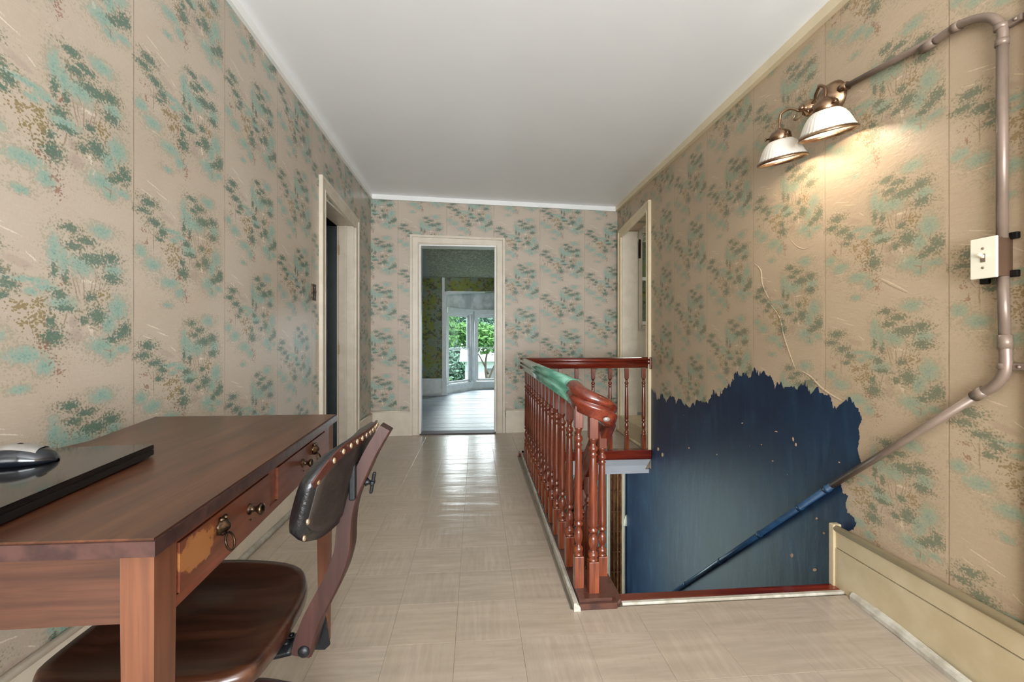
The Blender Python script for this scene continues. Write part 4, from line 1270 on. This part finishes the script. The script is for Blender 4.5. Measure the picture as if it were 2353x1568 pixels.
# ------------------------------------------------------------------ wall lamp
lc = Vector((XR(1.765), 1.765, 2.085))
lamp = thing('wall_lamp', lc, 'bronze two-arm wall lamp with ribbed glass shades, lit, above the blue patch', 'lamp')
RX = Matrix.Rotation(-PI/2, 4, 'Y')    # lathe axis to -X
make('back_plate', MB().lathe([(0.072, 0), (0.075, 0.008), (0.070, 0.018), (0.060, 0.034), (0.040, 0.050), (0.018, 0.056), (0.012, 0.060)], 28, Matrix.Translation(lc) @ RX), M['lamp_metal'], parent=lamp)
body = MB().lathe([(0.012, 0.055), (0.012, 0.075), (0.02, 0.08), (0.030, 0.088), (0.034, 0.10), (0.030, 0.112), (0.018, 0.122), (0.012, 0.13), (0.014, 0.136), (0.005, 0.146)], 20, Matrix.Translation(lc+Vector((-0.012, 0, -0.034))) @ Matrix.Rotation(math.radians(-4), 4, 'Y') @ RX)
make('stem', MB().tube([lc+Vector((-0.03, 0, -0.004)), lc+Vector((-0.075, 0, -0.036))], 0.010, 10), M['lamp_metal'], parent=lamp)
make('boss', body, M['lamp_metal'], parent=lamp)
SHX = 1.386
for sgn in (1, -1):
    ys_ = 1.755+sgn*0.130
    cxp = lc.x-0.118; zc0 = lc.z-0.036
    path = spline([(cxp, 1.765+sgn*0.02, zc0), (cxp-0.005, 1.765+sgn*0.045, zc0+0.005), (cxp-0.012, 1.765+sgn*0.06, zc0+0.020), (cxp-0.020, 1.765+sgn*0.085, zc0+0.034), (SHX, 1.765+sgn*0.110, zc0+0.026), (SHX, ys_, zc0-0.002), (SHX, ys_, 2.0)], 6)
    make('lamp_arm', MB().tube(path, 0.006, 10), M['lamp_metal'], parent=lamp)
    sc_ = spline([(cxp, 1.765+sgn*0.03, zc0-0.012), (cxp-0.01, 1.765+sgn*0.05, zc0-0.03), (cxp-0.012, 1.765+sgn*0.068, zc0-0.02), (cxp-0.01, 1.765+sgn*0.062, zc0-0.004)], 5)
    make('scroll', MB().tube(sc_, 0.0035, 8), M['lamp_metal'], parent=lamp)
    M0 = Matrix.Translation((SHX, ys_, 1.99)) @ Matrix.Rotation(math.radians(-11), 4, 'Y') @ Matrix.Rotation(math.radians(7), 4, 'X') @ Matrix.Translation((0, 0, -1.99))
    make('shade_holder', MB().lathe([(0.010, 2.012), (0.017, 2.006), (0.034, 1.996), (0.043, 1.984), (0.046, 1.962), (0.042, 1.956)], 24, M0, cap=False), M['lamp_metal'], parent=lamp)
    for a in (0.4, 2.5, 4.6):
        make('thumb_screw', MB().lathe([(0.004, 0), (0.004, 0.012), (0.007, 0.013), (0.007, 0.018), (0, 0.019)], 8, M0 @ Matrix.Translation((0.042*math.cos(a), 0.042*math.sin(a), 1.977)) @ Matrix.Rotation(a, 4, 'Z') @ Matrix.Rotation(PI/2, 4, 'Y')), M['lamp_metal'], parent=lamp)
    pr = [(0.036, 1.962), (0.046, 1.957), (0.060, 1.944), (0.071, 1.927), (0.080, 1.907), (0.087, 1.888), (0.093, 1.878)]
    sh = make('lamp_shade', MB().lathe(pr+[(r-0.003, z) for r, z in reversed(pr)], 72, M0, cap=False, flute=0.05, nfl=36), M['shade'], parent=lamp)
    make('shade_rim', MB().lathe([(0.091, 1.880), (0.101, 1.875), (0.104, 1.869), (0.102, 1.864), (0.094, 1.865), (0.090, 1.872), (0.091, 1.880)], 40, M0, cap=False), M['lamp_metal'], parent=sh)
    make('light_bulb', MB().lathe([(0.0, 1.892), (0.014, 1.895), (0.024, 1.905), (0.028, 1.92), (0.024, 1.938), (0.014, 1.955), (0.012, 1.97)], 16, M0, cap=False), M['bulb'], parent=lamp)
    pl0 = light('bulb_light', 'POINT', (SHX-0.004, ys_, 1.912), 6.2, (1.0, 0.85, 0.66), 0.026)

# ------------------------------------------------------------------ conduit and switch box
con = thing('electrical_conduit', onR(2300, 300), 'grey surface conduit running from the wall lamp down past the switch box', 'conduit')
R1 = 0.0125
a0 = lc+Vector((-0.02, -0.06, 0.01)); b0 = onR(2195, 64, 0.02)
make('conduit_pipe', MB().tube([a0, b0], R1*0.92, 14), M['conduit'], parent=con)
make('conduit_connector', MB().tube([a0, a0.lerp(b0, 0.08)], R1*1.35, 12), M['lamp_metal'], parent=con)
el = spline([onR(x, y, 0.022) for x, y in ((2150,94),(2195,62),(2240,44),(2280,42),(2302,66),(2303,98))], 6)
make('conduit_elbow', MB().tube(el, R1, 14), M['conduit'], parent=con)
for seg in (((2120,114),(2148,94)), ((2190,66),(2206,57)), ((2303,90),(2302,105))):
    make('coupling', MB().tube([onR(*seg[0], 0.021), onR(*seg[1], 0.021)], R1*1.22, 14), M['conduit'], parent=con)
make('conduit_pipe', MB().tube([onR(2303, 98, 0.022), onR(2303, 548, 0.022)], R1*1.02, 14), M['conduit'], parent=con)
lo = [onR(2305, 636, 0.022), onR(2306, 700, 0.022), onR(2309, 780, 0.022)]
make('conduit_pipe', MB().tube(lo, R1*1.02, 14), M['conduit'], parent=con)
el = spline([onR(x, y, 0.022) for x, y in ((2309,780),(2311,840),(2302,868),(2280,890),(2252,905))], 6)
make('conduit_elbow', MB().tube(el, R1*1.12, 14), M['conduit'], parent=con)
make('coupling', MB().tube([onR(2308, 770, 0.022), onR(2310, 802, 0.022)], R1*1.3, 14), M['conduit'], parent=con)
make('coupling', MB().tube([onR(2262, 898, 0.022), onR(2238, 912, 0.022)], R1*1.3, 14), M['conduit'], parent=con)
mid = onR(1912, 1116, 0.022); end = onR(1500, 1393, 0.022)
make('conduit_pipe', MB().tube([onR(2250, 906, 0.022), mid], R1, 14), M['conduit'], parent=con)
e2_ = mid+(end-mid)*1.12
bpipe = make('conduit_pipe', MB().tube([mid, e2_], R1*1.05, 14), M['blue_pipe'], parent=con)
bpipe['label'] = 'dark blue painted lower length of conduit'
for x in (1900, 1838, 1745, 1655, 1575):
    t = (1912-x)/412.0
    c = onR(x, 1116+(1393-1116)*t, 0.022)
    d_ = (end-mid).normalized()
    o = make('pipe_strap', MB().tube([c-d_*0.012, c+d_*0.012], R1*1.28, 12), M['blue_pipe'], parent=con)
for (x, y) in ((2312, 842), (2304, 62)):
    c = onR(x, y, 0.016)
    m_ = MB().tube([c+Vector((-0.006, 0, -0.008)), c+Vector((-0.006, 0, 0.008))], R1*1.25, 12)
    m_.bbox((c.x-0.002, c.y-0.045, c.z-0.010), (c.x+0.014, c.y-0.01, c.z+0.010), 0.003)
    m_.lathe([(0.005, 0), (0.005, 0.004), (0, 0.006)], 8, Matrix.Translation((c.x-0.002, c.y-0.032, c.z)) @ RX)
    make('pipe_strap', m_, M['conduit'], parent=con)
fx = 0.055
f0 = onR(2230, 552, fx); f1 = onR(2291, 541, fx)
zt = onR(2262, 546, fx).z; zb = onR(2262, 640, fx).z
bxx = XR(1.2)
swt = thing('light_switch', (bxx-0.03, (f0.y+f1.y)/2, zb), 'ivory toggle switch plate on a brown surface box, right wall conduit', 'switch')
ya, yb_ = f1.y, f0.y
make('switch_box', MB().bbox((f0.x+0.004, ya+0.004, zb+0.003), (bxx+0.004, yb_-0.004, zt-0.003), 0.003), M['conduit_dark'], parent=swt)
for (yy, zz) in ((ya-0.008, zt-0.003), (ya-0.008, zb+0.008), (yb_-0.004, zb-0.004)):
    make('box_lug', MB().bbox((bxx-0.012, yy-0.006, zz-0.008), (bxx+0.002, yy+0.016, zz+0.012), 0.003), M['black_metal'], parent=swt)
pt_ = make('switch_plate', MB().bbox((f0.x-0.002, ya, zb), (f0.x+0.004, yb_, zt), 0.0025), M['switch_plate'], parent=swt)
ym = (ya+yb_)/2; zm = (zb+zt)/2
for dz in (0.028, -0.028):
    make('screw', MB().lathe([(0.0035, 0), (0.0035, 0.0015), (0, 0.002)], 10, Matrix.Translation((f0.x-0.002, ym, zm+dz)) @ RX), M['conduit'], parent=pt_)
make('toggle_slot', MB().box((f0.x-0.0035, ym-0.006, zm-0.012), (f0.x-0.001, ym+0.006, zm+0.012)), M['conduit'], parent=pt_)
TG = Matrix.Translation((f0.x-0.002, ym, zm+0.003)) @ Matrix.Rotation(math.radians(25), 4, 'Y')
make('toggle', MB().bbox((-0.018, -0.004, -0.004), (0.002, 0.004, 0.005), 0.002, TG), M['toggle'], parent=pt_)

# left wall switch
sp = onX(720, 672, XL)
sw2 = thing('wall_switch', sp, 'small dark bronze switch plate on the left wall beside the dark doorway', 'switch')
make('switch_plate', MB().bbox((XL, sp.y-0.036, sp.z-0.057), (XL+0.007, sp.y+0.036, sp.z+0.057), 0.002), M['brass'], parent=sw2)
make('toggle', MB().bbox((XL+0.005, sp.y-0.005, sp.z-0.004), (XL+0.02, sp.y+0.005, sp.z+0.008), 0.002), M['black_metal'], parent=sw2)
for dz in (0.033, -0.033):
    make('screw', MB().lathe([(0.004, 0), (0.003, 0.002)], 8, Matrix.Translation((XL+0.007, sp.y, sp.z+dz)) @ Matrix.Rotation(PI/2, 4, 'Y')), M['silver'], parent=sw2)
# casing at the right edge of the view
struct('trim_13', bar_quad((XR(0.98), 0.98), (XR(1.072), 1.072), (-1, 0), 0.02, (0.25, 2.2), (0.25, 2.2)), M['tan_trim'])

# ------------------------------------------------------------------ desk
ZT = 0.78
desk = thing('desk', (-0.75, 1.1, 0), 'brown mahogany writing desk with two drawers against the left wall', 'desk')
top = [(-0.43, 0.622), (-0.494, 1.598), (-1.105, 1.600), (-1.018, 1.237), (-1.03, 1.15), (-1.03, 0.630)]
m_ = MB()
ins = [(x-0.004*(1 if x > -0.8 else -1), y+(0.004 if y < 1 else -0.004)) for x, y in top]
m_.prism(ins, ZT-0.003, ZT)
make('desk_top', m_, M['desk_top'], parent=desk)
m_ = MB(); m_.prism(top, ZT-0.024, ZT-0.003)
make('top_edge', m_, M['desk_edge'], parent=desk)['label'] = 'dark worn edge of the desk top'
fX = lambda Y: -0.3997-0.0656*Y
def legm(cx, cy, w=0.043, wb=0.030):
    h = w/2; hb_ = wb/2; zt_ = ZT-0.024; zk = 0.655
    return hexa([(cx-hb_,cy-hb_,0),(cx+hb_,cy-hb_,0),(cx+hb_,cy+hb_,0),(cx-hb_,cy+hb_,0),(cx-h,cy-h,zk),(cx+h,cy-h,zk),(cx+h,cy+h,zk),(cx-h,cy+h,zk)]).add(
        [(cx-h,cy-h,zk),(cx+h,cy-h,zk),(cx+h,cy+h,zk),(cx-h,cy+h,zk),(cx-h,cy-h,zt_),(cx+h,cy-h,zt_),(cx+h,cy+h,zt_),(cx-h,cy+h,zt_)],
        [(4,5,6,7),(0,1,5,4),(1,2,6,5),(2,3,7,6),(3,0,4,7)])
make('leg', legm(-0.4650, 0.6615, 0.044, 0.034), M['desk_leg'], parent=desk)
make('leg', legm(-0.522, 1.553), M['desk_leg'], parent=desk)
make('leg', legm(-0.99, 0.6615), M['desk_leg'], parent=desk)
make('leg', legm(-1.02, 1.553), M['desk_leg'], parent=desk)
za, zb_ = 0.650, ZT-0.024
make('apron', MB().box((-0.968, 0.652, za), (-0.487, 0.668, zb_)), M['desk_apron'], parent=desk)
make('apron', MB().box((-1.0, 1.545, za), (-0.543, 1.56, zb_)), M['desk_apron'], parent=desk)
make('apron', MB().add([(-0.997,0.68,za),(-0.985,0.68,za),(-1.015,1.53,za),(-1.03,1.53,za),(-0.997,0.68,zb_),(-0.985,0.68,zb_),(-1.015,1.53,zb_),(-1.03,1.53,zb_)],
     [(0,3,2,1),(4,5,6,7),(0,1,5,4),(1,2,6,5),(2,3,7,6),(3,0,4,7)]), M['desk_apron'], parent=desk)
def fseg(y0, y1, z0, z1, out=0.0, depth=0.02):
    a0_, a1_ = fX(y0)+out, fX(y1)+out
    return hexa([(a0_-depth,y0,z0),(a0_,y0,z0),(a1_,y1,z0),(a1_-depth,y1,z0),(a0_-depth,y0,z1),(a0_,y0,z1),(a1_,y1,z1),(a1_-depth,y1,z1)])
make('drawer_rail', fseg(0.684, 1.531, za, 0.667), M['desk_side'], parent=desk)
make('drawer_rail', fseg(0.684, 1.531, 0.746, zb_), M['desk_side'], parent=desk)
make('drawer_divider', fseg(1.028, 1.068, 0.667, 0.746, -0.003), M['desk_side'], parent=desk)
make('drawer_divider', fseg(1.476, 1.531, 0.667, 0.746), M['desk_side'], parent=desk)
make('drawer_divider', fseg(0.684, 0.688, 0.667, 0.746), M['desk_side'], parent=desk)
slope_n = Vector((1, 0.0656, 0)).normalized()
Rface = Matrix.Rotation(PI/2, 4, 'Y')
def pull_ring(dr, y, z):
    c = Vector((fX(y)+0.003, y, z))
    m_ = MB().lathe([(0.014, 0), (0.016, 0.002), (0.013, 0.005), (0.011, 0.009), (0.006, 0.013), (0.004, 0.016), (0, 0.017)], 14, Matrix.Translation(c) @ Rface, flute=0.10, nfl=7)
    m_.lathe([(0.006, 0), (0.007, 0.006), (0.003, 0.010), (0, 0.011)], 10, Matrix.Translation(c+Vector((0, 0, -0.010))) @ Rface)
    m_.lathe([(0.004, 0), (0.005, 0.004), (0, 0.008)], 8, Matrix.Translation(c+Vector((0.002, 0.006, 0.014))) @ Rface)
    m_.lathe([(0.004, 0), (0.005, 0.004), (0, 0.008)], 8, Matrix.Translation(c+Vector((0.002, -0.006, 0.014))) @ Rface)
    r = make('ring_pull', m_, M['brass'], parent=dr)
    ring = [(c.x+0.012+0.004*(1-math.cos(a)), c.y+0.012*math.sin(a), c.z-0.012-0.015*(1-math.cos(a))) for a in [2*PI*k/20 for k in range(21)]]
    m_ = MB().tube(ring, 0.0021, 8)
    make('ring_pull', m_, M['brass'], parent=dr)
def knob(dr, y, z):
    c = Vector((fX(y)+0.003, y, z))
    m_ = MB().lathe([(0.011, 0), (0.011, 0.002), (0.006, 0.005), (0.005, 0.013), (0.009, 0.018), (0.012, 0.022), (0.011, 0.026), (0.006, 0.028), (0, 0.028)], 16, Matrix.Translation(c) @ Rface, flute=0.05, nfl=6)
    make('knob', m_, M['brass'], parent=dr)
for y0, y1, r_y, k_y in ((0.690, 1.024, 0.809, 0.922), (1.072, 1.473, 1.348, 1.250)):
    dr = make('drawer', fseg(y0, y1, 0.669, 0.744, 0.003, 0.3), M['drawer'], parent=desk)
    pull_ring(dr, r_y, 0.718); knob(dr, k_y, 0.704)
    make('keyhole', MB().lathe([(0.002, 0), (0.002, 0.002)], 8, Matrix.Translation((fX(k_y)+0.004, k_y+0.001, 0.682)) @ Rface), M['black_metal'], parent=dr)

# ------------------------------------------------------------------ laptop and mouse
FRc = Vector((-0.7314, 1.064, 0)); NRc = Vector((-0.669, 0.645, 0))
t = (NRc-FRc).normalized(); ll = (NRc-FRc).length
sd = Vector((-1, 0.0, 0)); sd = Vector((t.y, -t.x, 0)); sd = sd if sd.x < 0 else -sd
LM = Matrix(((t.x, sd.x, 0, FRc.x), (t.y, sd.y, 0, FRc.y), (0, 0, 1, ZT), (0, 0, 0, 1)))     # x towards camera, y to the left
lap = thing('laptop', FRc.lerp(NRc, 0.5)+sd*0.13+Vector((0, 0, ZT)), 'closed glossy black laptop lying on the desk top', 'laptop')
def rrect(w, d, r, n=5):
    pts = []
    for cx_, cy_, a0_ in ((w-r, r, -PI/2), (w-r, d-r, 0), (r, d-r, PI/2), (r, r, PI)):
        for k in range(n+1):
            a = a0_+PI/2*k/n; pts.append((cx_+r*math.cos(a), cy_+r*math.sin(a)))
    return pts
rr = rrect(ll, 0.262, 0.014)
def ins_(poly, f, w=ll, d=0.262): return [((x-w/2)*(1-f)+w/2, (y-d/2)*(1-f)+d/2) for x, y in poly]
m_ = MB(); m_.prism(ins_(rr, 0.03), 0.003, 0.006, LM); m_.prism(rr, 0.006, 0.017, LM); m_.prism(ins_(rr, 0.008), 0.017, 0.0185, LM)
make('laptop_base', m_, M['laptop_base'], parent=lap)
m_ = MB(); m_.prism(rr, 0.0195, 0.0275, LM); m_.prism(ins_(rr, 0.008), 0.0275, 0.029, LM)
make('laptop_lid', m_, M['laptop'], parent=lap)
for x, y in ((0.03, 0.03), (ll-0.03, 0.03), (0.03, 0.23), (ll-0.03, 0.23)):
    make('rubber_foot', MB().lathe([(0.007, 0), (0.007, 0.004)], 8, LM @ Matrix.Translation((x, y, 0))), M['laptop_base'], parent=lap)
mc = onZ(52, 1064, ZT+0.029)
mouse = thing('computer_mouse', (mc.x, mc.y, ZT+0.029), 'silver and black computer mouse resting on the laptop lid', 'mouse')
def mouse_shell(L_, W_, H_, z0, exp=1.0, x0=-1, x1=1):
    m_ = MB(); nu, nv = 22, 11; vs = []; fs = []
    for i in range(nu+1):
        u = x0+(x1-x0)*i/nu
        w = W_*max(0.02, (1-abs(u)**3.0))**0.5*(1.0-0.08*u)
        h = H_*max(0.02, (1-abs(u)**2.4))**0.55*(1.0-0.22*u)
        for j in range(nv+1):
            a = PI*j/nv
            vs.append((u*L_, -w*math.cos(a)*abs(math.cos(a))**(-0.25) if abs(math.cos(a)) > 1e-3 else 0, z0+h*math.sin(a)**0.8))
    for i in range(nu):
        for j in range(nv):
            fs.append((i*(nv+1)+j, i*(nv+1)+j+1, (i+1)*(nv+1)+j+1, (i+1)*(nv+1)+j))
    for i in range(nu): fs.append((i*(nv+1), (i+1)*(nv+1), (i+1)*(nv+1)+nv, i*(nv+1)+nv))
    m_.add(vs, fs, True); return m_
MM = Matrix.Translation((mc.x, mc.y, ZT+0.0295)) @ Matrix.Rotation(math.radians(14), 4, 'Z')
def xf(mb_, M4):
    mb_.v = [M4 @ v for v in mb_.v]; return mb_
make('mouse_body', xf(mouse_shell(0.054, 0.034, 0.035, 0.0), MM), M['gloss_black'], parent=mouse)
make('mouse_top_shell', xf(mouse_shell(0.051, 0.030, 0.0295, 0.0068, x0=-0.98, x1=0.60), MM), M['silver'], parent=mouse)
make('scroll_wheel', MB().lathe([(0.006, -0.003), (0.008, -0.002), (0.008, 0.002), (0.006, 0.003)], 16, MM @ Matrix.Translation((-0.005, 0.002, 0.0300)) @ Matrix.Rotation(PI/2, 4, 'X')), M['laptop_base'], parent=mouse)

# ------------------------------------------------------------------ swivel chair
ch = thing('swivel_chair', (-0.60, 1.02, 0), 'old wooden swivel office chair with black studded leather backrest, pushed under the desk', 'chair')
ZS = 0.452
so = [(-0.395,0.86),(-0.392,0.95),(-0.398,1.05),(-0.425,1.135),(-0.475,1.195),(-0.57,1.228),(-0.69,1.240),(-0.76,1.225),(-0.795,1.17),(-0.80,1.03),(-0.80,0.90),(-0.785,0.84),(-0.72,0.805),(-0.58,0.80),(-0.46,0.80),(-0.41,0.82)]
pl3 = [Vector((x, y, 0)) for x, y in so]
ring = []
N_ = len(pl3)
for i in range(N_):
    p0, p1, p2, p3 = pl3[i-1], pl3[i], pl3[(i+1) % N_], pl3[(i+2) % N_]
    for k in range(3):
        t_ = k/3
        ring.append(0.5*((2*p1)+(p2-p0)*t_+(2*p0-5*p1+4*p2-p3)*t_*t_+(3*p1-p0-3*p2+p3)*t_**3))
ctr = Vector((-0.60, 1.02, 0))
layers = [(0.90, -0.036), (0.97, -0.034), (1.0, -0.026), (1.0, -0.010), (0.992, -0.003), (0.975, 0.0), (0.90, -0.002), (0.75, -0.010), (0.5, -0.015), (0.25, -0.013), (0.02, -0.009)]
vs = []; fs = []
K = len(ring)
for li, (f_, dz) in enumerate(layers):
    for p in ring:
        q = ctr.lerp(p, f_)
        d2_ = dz
        if li >= 6:
            d2_ = dz + (0.006 if q.x < -0.7 and abs(q.y-1.02) < 0.05 else 0)
        vs.append((q.x, q.y, ZS+d2_))
for li in range(len(layers)-1):
    for j in range(K):
        fs.append((li*K+j, li*K+(j+1) % K, (li+1)*K+(j+1) % K, (li+1)*K+j))
fs.append(tuple(reversed(range(K)))); fs.append(tuple((len(layers)-1)*K+j for j in range(K)))
make('seat', MB().add(vs, fs, True), M['chair_wood'], parent=ch)
# curved back bar
YBAR0, YBAR1 = 0.955, 1.000
prof_px = [(693,1505),(703,1465),(722,1415),(748,1365),(772,1315),(787,1265),(790,1225),(795,1180),(806,1140),(828,1090),(852,1040),(884,986)]
path = spline([onY(x, y, YBAR0) for x, y in prof_px], 5)
path = [Vector((p.x, (YBAR0+YBAR1)/2, p.z)) for p in path]
hw = 0.0225; th = 0.0165
pr = [(-hw, -th), (hw, -th), (hw+0.0, th*0.8), (hw-0.004, th), (-hw+0.004, th), (-hw, th*0.8)]
make('back_bar', MB().sweep(path, pr, [Vector((1, 0, -0.15))]*len(path), smooth=False, scales=[1.28-0.5*i/(len(path)-1) for i in range(len(path))]), M['chair_bar'], parent=ch)
# padded back
Y0p, Y1p = 0.798, 1.205
def padpt(s, t, d):           # s 0..1 along, t -1..1 up, d thickness from back face
    y = Y0p+(Y1p-Y0p)*s
    bow = 0.030*(1-(2*s-1)**2)
    z = 0.749+0.095*t
    x = -0.300+bow+0.024*t+(0.008*s)-d
    return Vector((x, y, z))
def pad(dmax, d0, inset, mat_, name, thick=True, flat=False):
    nu, nv = 20, 10; vs = []; fs = []
    for i in range(nu+1):
        s = i/nu
        # rounded outline
        e = abs(2*s-1)
        hh = (1-e**5*0.55)*(1-inset)
        ss = 0.5+(s-0.5)*(1-inset*0.35)
        for j in range(nv+1):
            t = -1+2*j/nv
            edge = max(abs(t), e)
            d = d0+dmax*(max(0.0, 1-abs(t)**3.2)**0.5)*(max(0.0, 1-e**6)**0.5)
            vs.append(padpt(ss, t*hh, d))
        for j in range(nv+1):
            t = -1+2*j/nv
            vs.append(padpt(ss, t*hh*(0.97), -0.001 if not flat else -0.004))
    R2 = 2*(nv+1)
    for i in range(nu):
        a = i*R2; b = (i+1)*R2
        for j in range(nv):
            fs.append((a+j, a+j+1, b+j+1, b+j)); fs.append((a+nv+1+j, b+nv+1+j, b+nv+2+j, a+nv+2+j))
        fs.append((a, b, b+nv+1, a+nv+1)); fs.append((a+nv, a+2*nv+1, b+2*nv+1, b+nv))
    for a in (0, nu*R2):
        for j in range(nv): fs.append((a+j, a+nv+1+j, a+nv+2+j, a+j+1))
    return make(name, MB().add(vs, fs, True), mat_, parent=ch)
pd = pad(0.036, 0.012, 0.0, M['leather'], 'backrest')
pad(0.002, -0.001, 0.16, M['pad_panel'], 'back_panel', flat=True)
# leather band with nails along the rear upper edge and the ends
band = MB()
bpth = [padpt(s, (1-abs(2*s-1)**5*0.55)*0.93, -0.002) for s in [i/24 for i in range(25)]]
band.sweep(bpth, [(-0.010, -0.001), (0.010, -0.001), (0.010, 0.0025), (-0.010, 0.0025)], [Vector((1, 0, 0))]*25, smooth=False)
make('leather_band', band, plain('brown_leather_band', sc(70, 34, 26), 0.4), parent=ch)
nl = MB().lathe([(0.0062, 0), (0.0058, 0.002), (0.004, 0.0038), (0.0015, 0.0046), (0, 0.0047)], 10)
nsrc = None
npos = [padpt(0.10+0.88*i/13, (1-abs(2*(0.10+0.88*i/13)-1)**5*0.55)*0.93, -0.0045) for i in range(14)]
npos += [padpt(0.03, 0.45, -0.001), padpt(0.03, -0.3, -0.001), padpt(0.035, -0.62, -0.001), padpt(0.975, 0.35, -0.003), padpt(0.975, -0.1, -0.003)]
for p in npos:
    loc = p-Vector(ch.location)
    if nsrc is None:
        nsrc = make('nail', nl, M['nail'], parent=ch, local=True); nsrc.location = loc; nsrc.rotation_euler = (0, PI/2, 0)
    else: inst(nsrc, 'nail', ch, loc, (0, PI/2, 0))
# hinge bracket between pad and bar
bc = padpt(0.42, 0.0, 0)
make('pad_bracket', MB().bbox((bc.x-0.002, 0.945, 0.705), (bc.x+0.012, 1.01, 0.82), 0.004, None), M['iron'], parent=ch)
# wing screw behind the bar
wc = onY(838, 1107, 0.9775)
m_ = MB().lathe([(0.007, -0.03), (0.007, 0.002), (0.010, 0.004), (0.005, 0.010), (0.004, 0.018)], 12, Matrix.Translation(wc) @ Matrix.Rotation(math.radians(100), 4, 'Y'))
m_.bbox((-0.005, -0.010, 0.013), (0.005, 0.010, 0.022), 0.003, Matrix.Translation(wc) @ Matrix.Rotation(math.radians(100), 4, 'Y'))
m_.bbox((-0.024, -0.005, 0.014), (0.024, 0.005, 0.021), 0.003, Matrix.Translation(wc) @ Matrix.Rotation(math.radians(100), 4, 'Y'))
make('wing_screw', m_, M['iron'], parent=ch)
# iron under-seat bracket
b1 = path[1]
m_ = MB()
br = spline([(-0.60, 0.975, 0.408), (-0.50, 0.975, 0.400), (-0.44, 0.975, 0.385), (b1.x-0.02, 0.975, 0.392)], 5)
m_.sweep(br, [(-0.03, -0.006), (0.03, -0.006), (0.03, 0.004), (0.008, 0.006), (0.0, 0.012), (-0.008, 0.006), (-0.03, 0.004)])
make('seat_bracket', m_, M['iron'], parent=ch)
bt = path[3]
yk = [onY(x, y, 1.012) for x, y in ((722,1385),(738,1388),(748,1425),(754,1470),(757,1484),(746,1494),(712,1494),(702,1484),(708,1470),(720,1440))]
k = len(yk)
make('bar_yoke', MB().add(yk+[p+Vector((0, 0.007, 0)) for p in yk], [tuple(range(k)), tuple(reversed(range(k, 2*k)))]+[(i, (i+1) % k, k+(i+1) % k, k+i) for i in range(k)]), M['iron'], parent=ch)
pb = onY(699, 1497, 0.951)
make('pivot_bolt', MB().lathe([(0.0, -0.075), (0.006, -0.075), (0.006, 0.0), (0.013, 0.0), (0.012, 0.004), (0.007, 0.007), (0, 0.008)], 14, Matrix.Translation(pb) @ Matrix.Rotation(PI/2, 4, 'X'), cap=False), M['iron'], parent=ch)
for (xx, yy) in ((b1.x-0.035, 0.962), (b1.x-0.035, 0.988)):
    make('bolt', MB().lathe([(0.006, 0), (0.006, 0.004), (0, 0.006)], 8, Matrix.Translation((xx, yy, 0.400))), M['iron'], parent=ch)
# pedestal
sp_ = Vector((-0.60, 1.02, 0))
make('tilt_iron', MB().bbox((-0.70, 0.95, 0.385), (-0.50, 1.09, 0.414), 0.006), M['iron'], parent=ch)
make('spindle', MB().lathe([(0.05, 0.38), (0.05, 0.34), (0.022, 0.33), (0.018, 0.12), (0.03, 0.10)], 16, Matrix.Translation(sp_)), M['iron'], parent=ch)
for k in range(4):
    a = PI/4+k*PI/2+0.2
    d = Vector((math.cos(a), math.sin(a), 0))
    path2 = spline([sp_+Vector((0, 0, 0.22))+d*0.02, sp_+Vector((0, 0, 0.20))+d*0.1, sp_+Vector((0, 0, 0.12))+d*0.2, sp_+Vector((0, 0, 0.065))+d*0.26], 5)
    lg = make('leg', MB().sweep(path2, [(-0.016, -0.02), (0.016, -0.02), (0.018, 0.016), (0, 0.022), (-0.018, 0.016)]), M['chair_bar'], parent=ch)
    cc = sp_+d*0.262
    make('caster', MB().lathe([(0.006, 0.07), (0.006, 0.045)], 8, Matrix.Translation(cc)).lathe([(0.012, -0.011), (0.024, -0.008), (0.0245, 0.008), (0.012, 0.011)], 16, Matrix.Translation(cc+Vector((0, 0, 0.0245))) @ Matrix.Rotation(PI/2, 4, 'X')), M['iron'], parent=lg)
